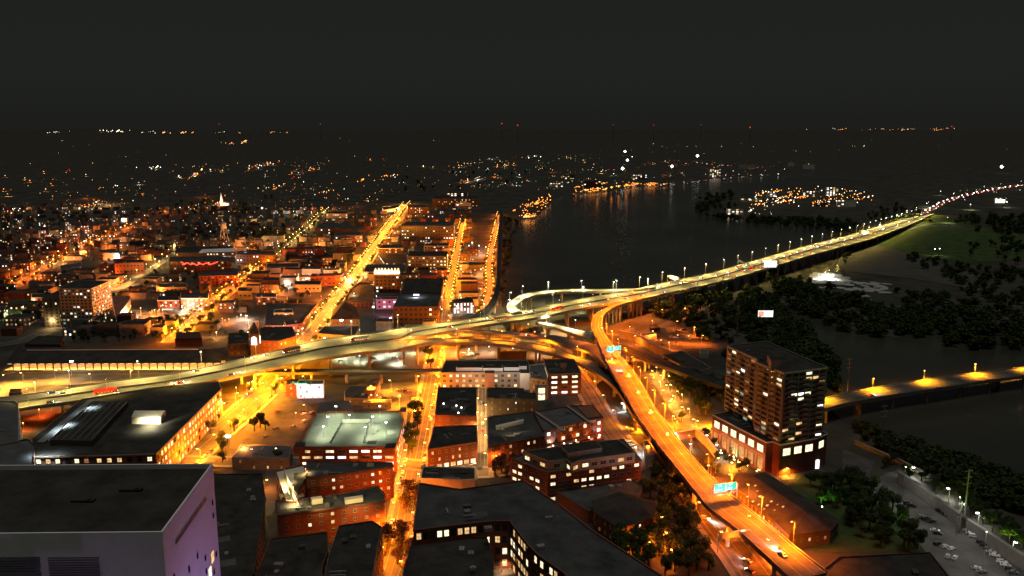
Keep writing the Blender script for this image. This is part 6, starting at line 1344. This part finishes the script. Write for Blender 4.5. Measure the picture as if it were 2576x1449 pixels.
def kerbcars(pts,off,step,desc,seed,prob=.7,on=0,lim=40):
    rg=random.Random(seed)
    for s,nm in ((1,'left'),(-1,'right')):
        k=0
        for q,d in walk(pts,step,6):
            if rg.random()>prob or k>lim: continue
            n=Vector((-d.y,d.x,0))*s; p=q+n*off; p.z=.35
            if not seen(p,5): continue
            c_=rg.choice(CN); car(p,math.atan2(d.y,d.x)+rg.choice([0,math.pi]),c_,'%s parked car, %s from near end, %s side, %s'%(c_,nth(k),nm,desc),0,'car','parked_car','cars parked along '+desc,False if q.y>800 else True); k+=1
kerbcars(SM,8.5,13,'the brightest diagonal street',1,.6,lim=22)
kerbcars(SA,5.6,9,'the tree-lined street',2,.6,lim=30)
kerbcars(SA2,5.4,9,'the straight street beyond the highway',3,.65,lim=26)
kerbcars(SC,9.6,9,'the wide yellow avenue',4,.5,lim=16)
kerbcars(SD,5.2,11,'the lower diagonal street',5,.5,lim=12)
for k,(x,y,s,c_) in enumerate([(1774,1306,1,'white'),(1880,1415,0,'white'),(1886,1440,0,'black'),(640,980,1,'white'),(628,992,0,'red'),(655,968,0,'grey')]):
    car(P(x,y,0)+Vector((0,0,.3)),[-.9,2.2,2.2,-2.3,-2.3,.8][k],c_,['white car with a pool of headlight on the dark road left of the ramp','white car at the bottom edge of the orange road','black car right behind the white one on the orange road','white car with headlights at the avenue crossing','red car stopped at the avenue crossing under the highway','grey car leaving the avenue crossing under the highway'][k],1,name='car',beam=22000 if k==0 else 4000,big=1.4)
# ================================================================ far repeats beyond the nearest ~290 become one mass
def massify(prefixes,keep,name):
    obs=[o for o in COL.objects if o.parent is None and o.name.split('.')[0] in prefixes]
    cl=Vector((0,0,CAMH)); obs.sort(key=lambda o:(o.location-cl).length); rest=obs[keep:]
    if not rest: return
    kids={}
    for o in COL.objects:
        if o.parent is not None: kids.setdefault(o.parent.name,[]).append(o)
    V=[];F=[];MI=[];mats=[];lights=[];dead=[]
    def rec(o,mt):
        m=mt@o.matrix_basis
        if o.type=='LIGHT': lights.append((o,m)); return
        dead.append(o)
        if o.type=='MESH':
            b=len(V); me=o.data; V.extend([tuple(m@v.co) for v in me.vertices])
            mp=[]
            for mm in me.materials:
                if mm not in mats: mats.append(mm)
                mp.append(mats.index(mm))
            for p in me.polygons: F.append(tuple(b+i for i in p.vertices)); MI.append(mp[p.material_index])
        for k in kids.get(o.name,[]): rec(k,m)
    for o in rest: rec(o,Matrix())
    me=bpy.data.meshes.new(name); me.from_pydata(V,[],F)
    for m in mats: me.materials.append(m)
    me.polygons.foreach_set('material_index',MI); me.update()
    q=bpy.data.objects.new(name,me); COL.objects.link(q); q['kind']='stuff'
    for l,m in lights: l.parent=q; l.matrix_basis=m
    bpy.data.batch_remove(dead)
bpy.context.view_layer.update()
massify({'street_lamp'},285,'distant_street_lamps')
massify({'tree'},285,'distant_trees')
massify({'street_tree'},285,'distant_street_trees')
massify({'house'},285,'distant_houses')
massify({'small_block'},285,'distant_small_blocks')
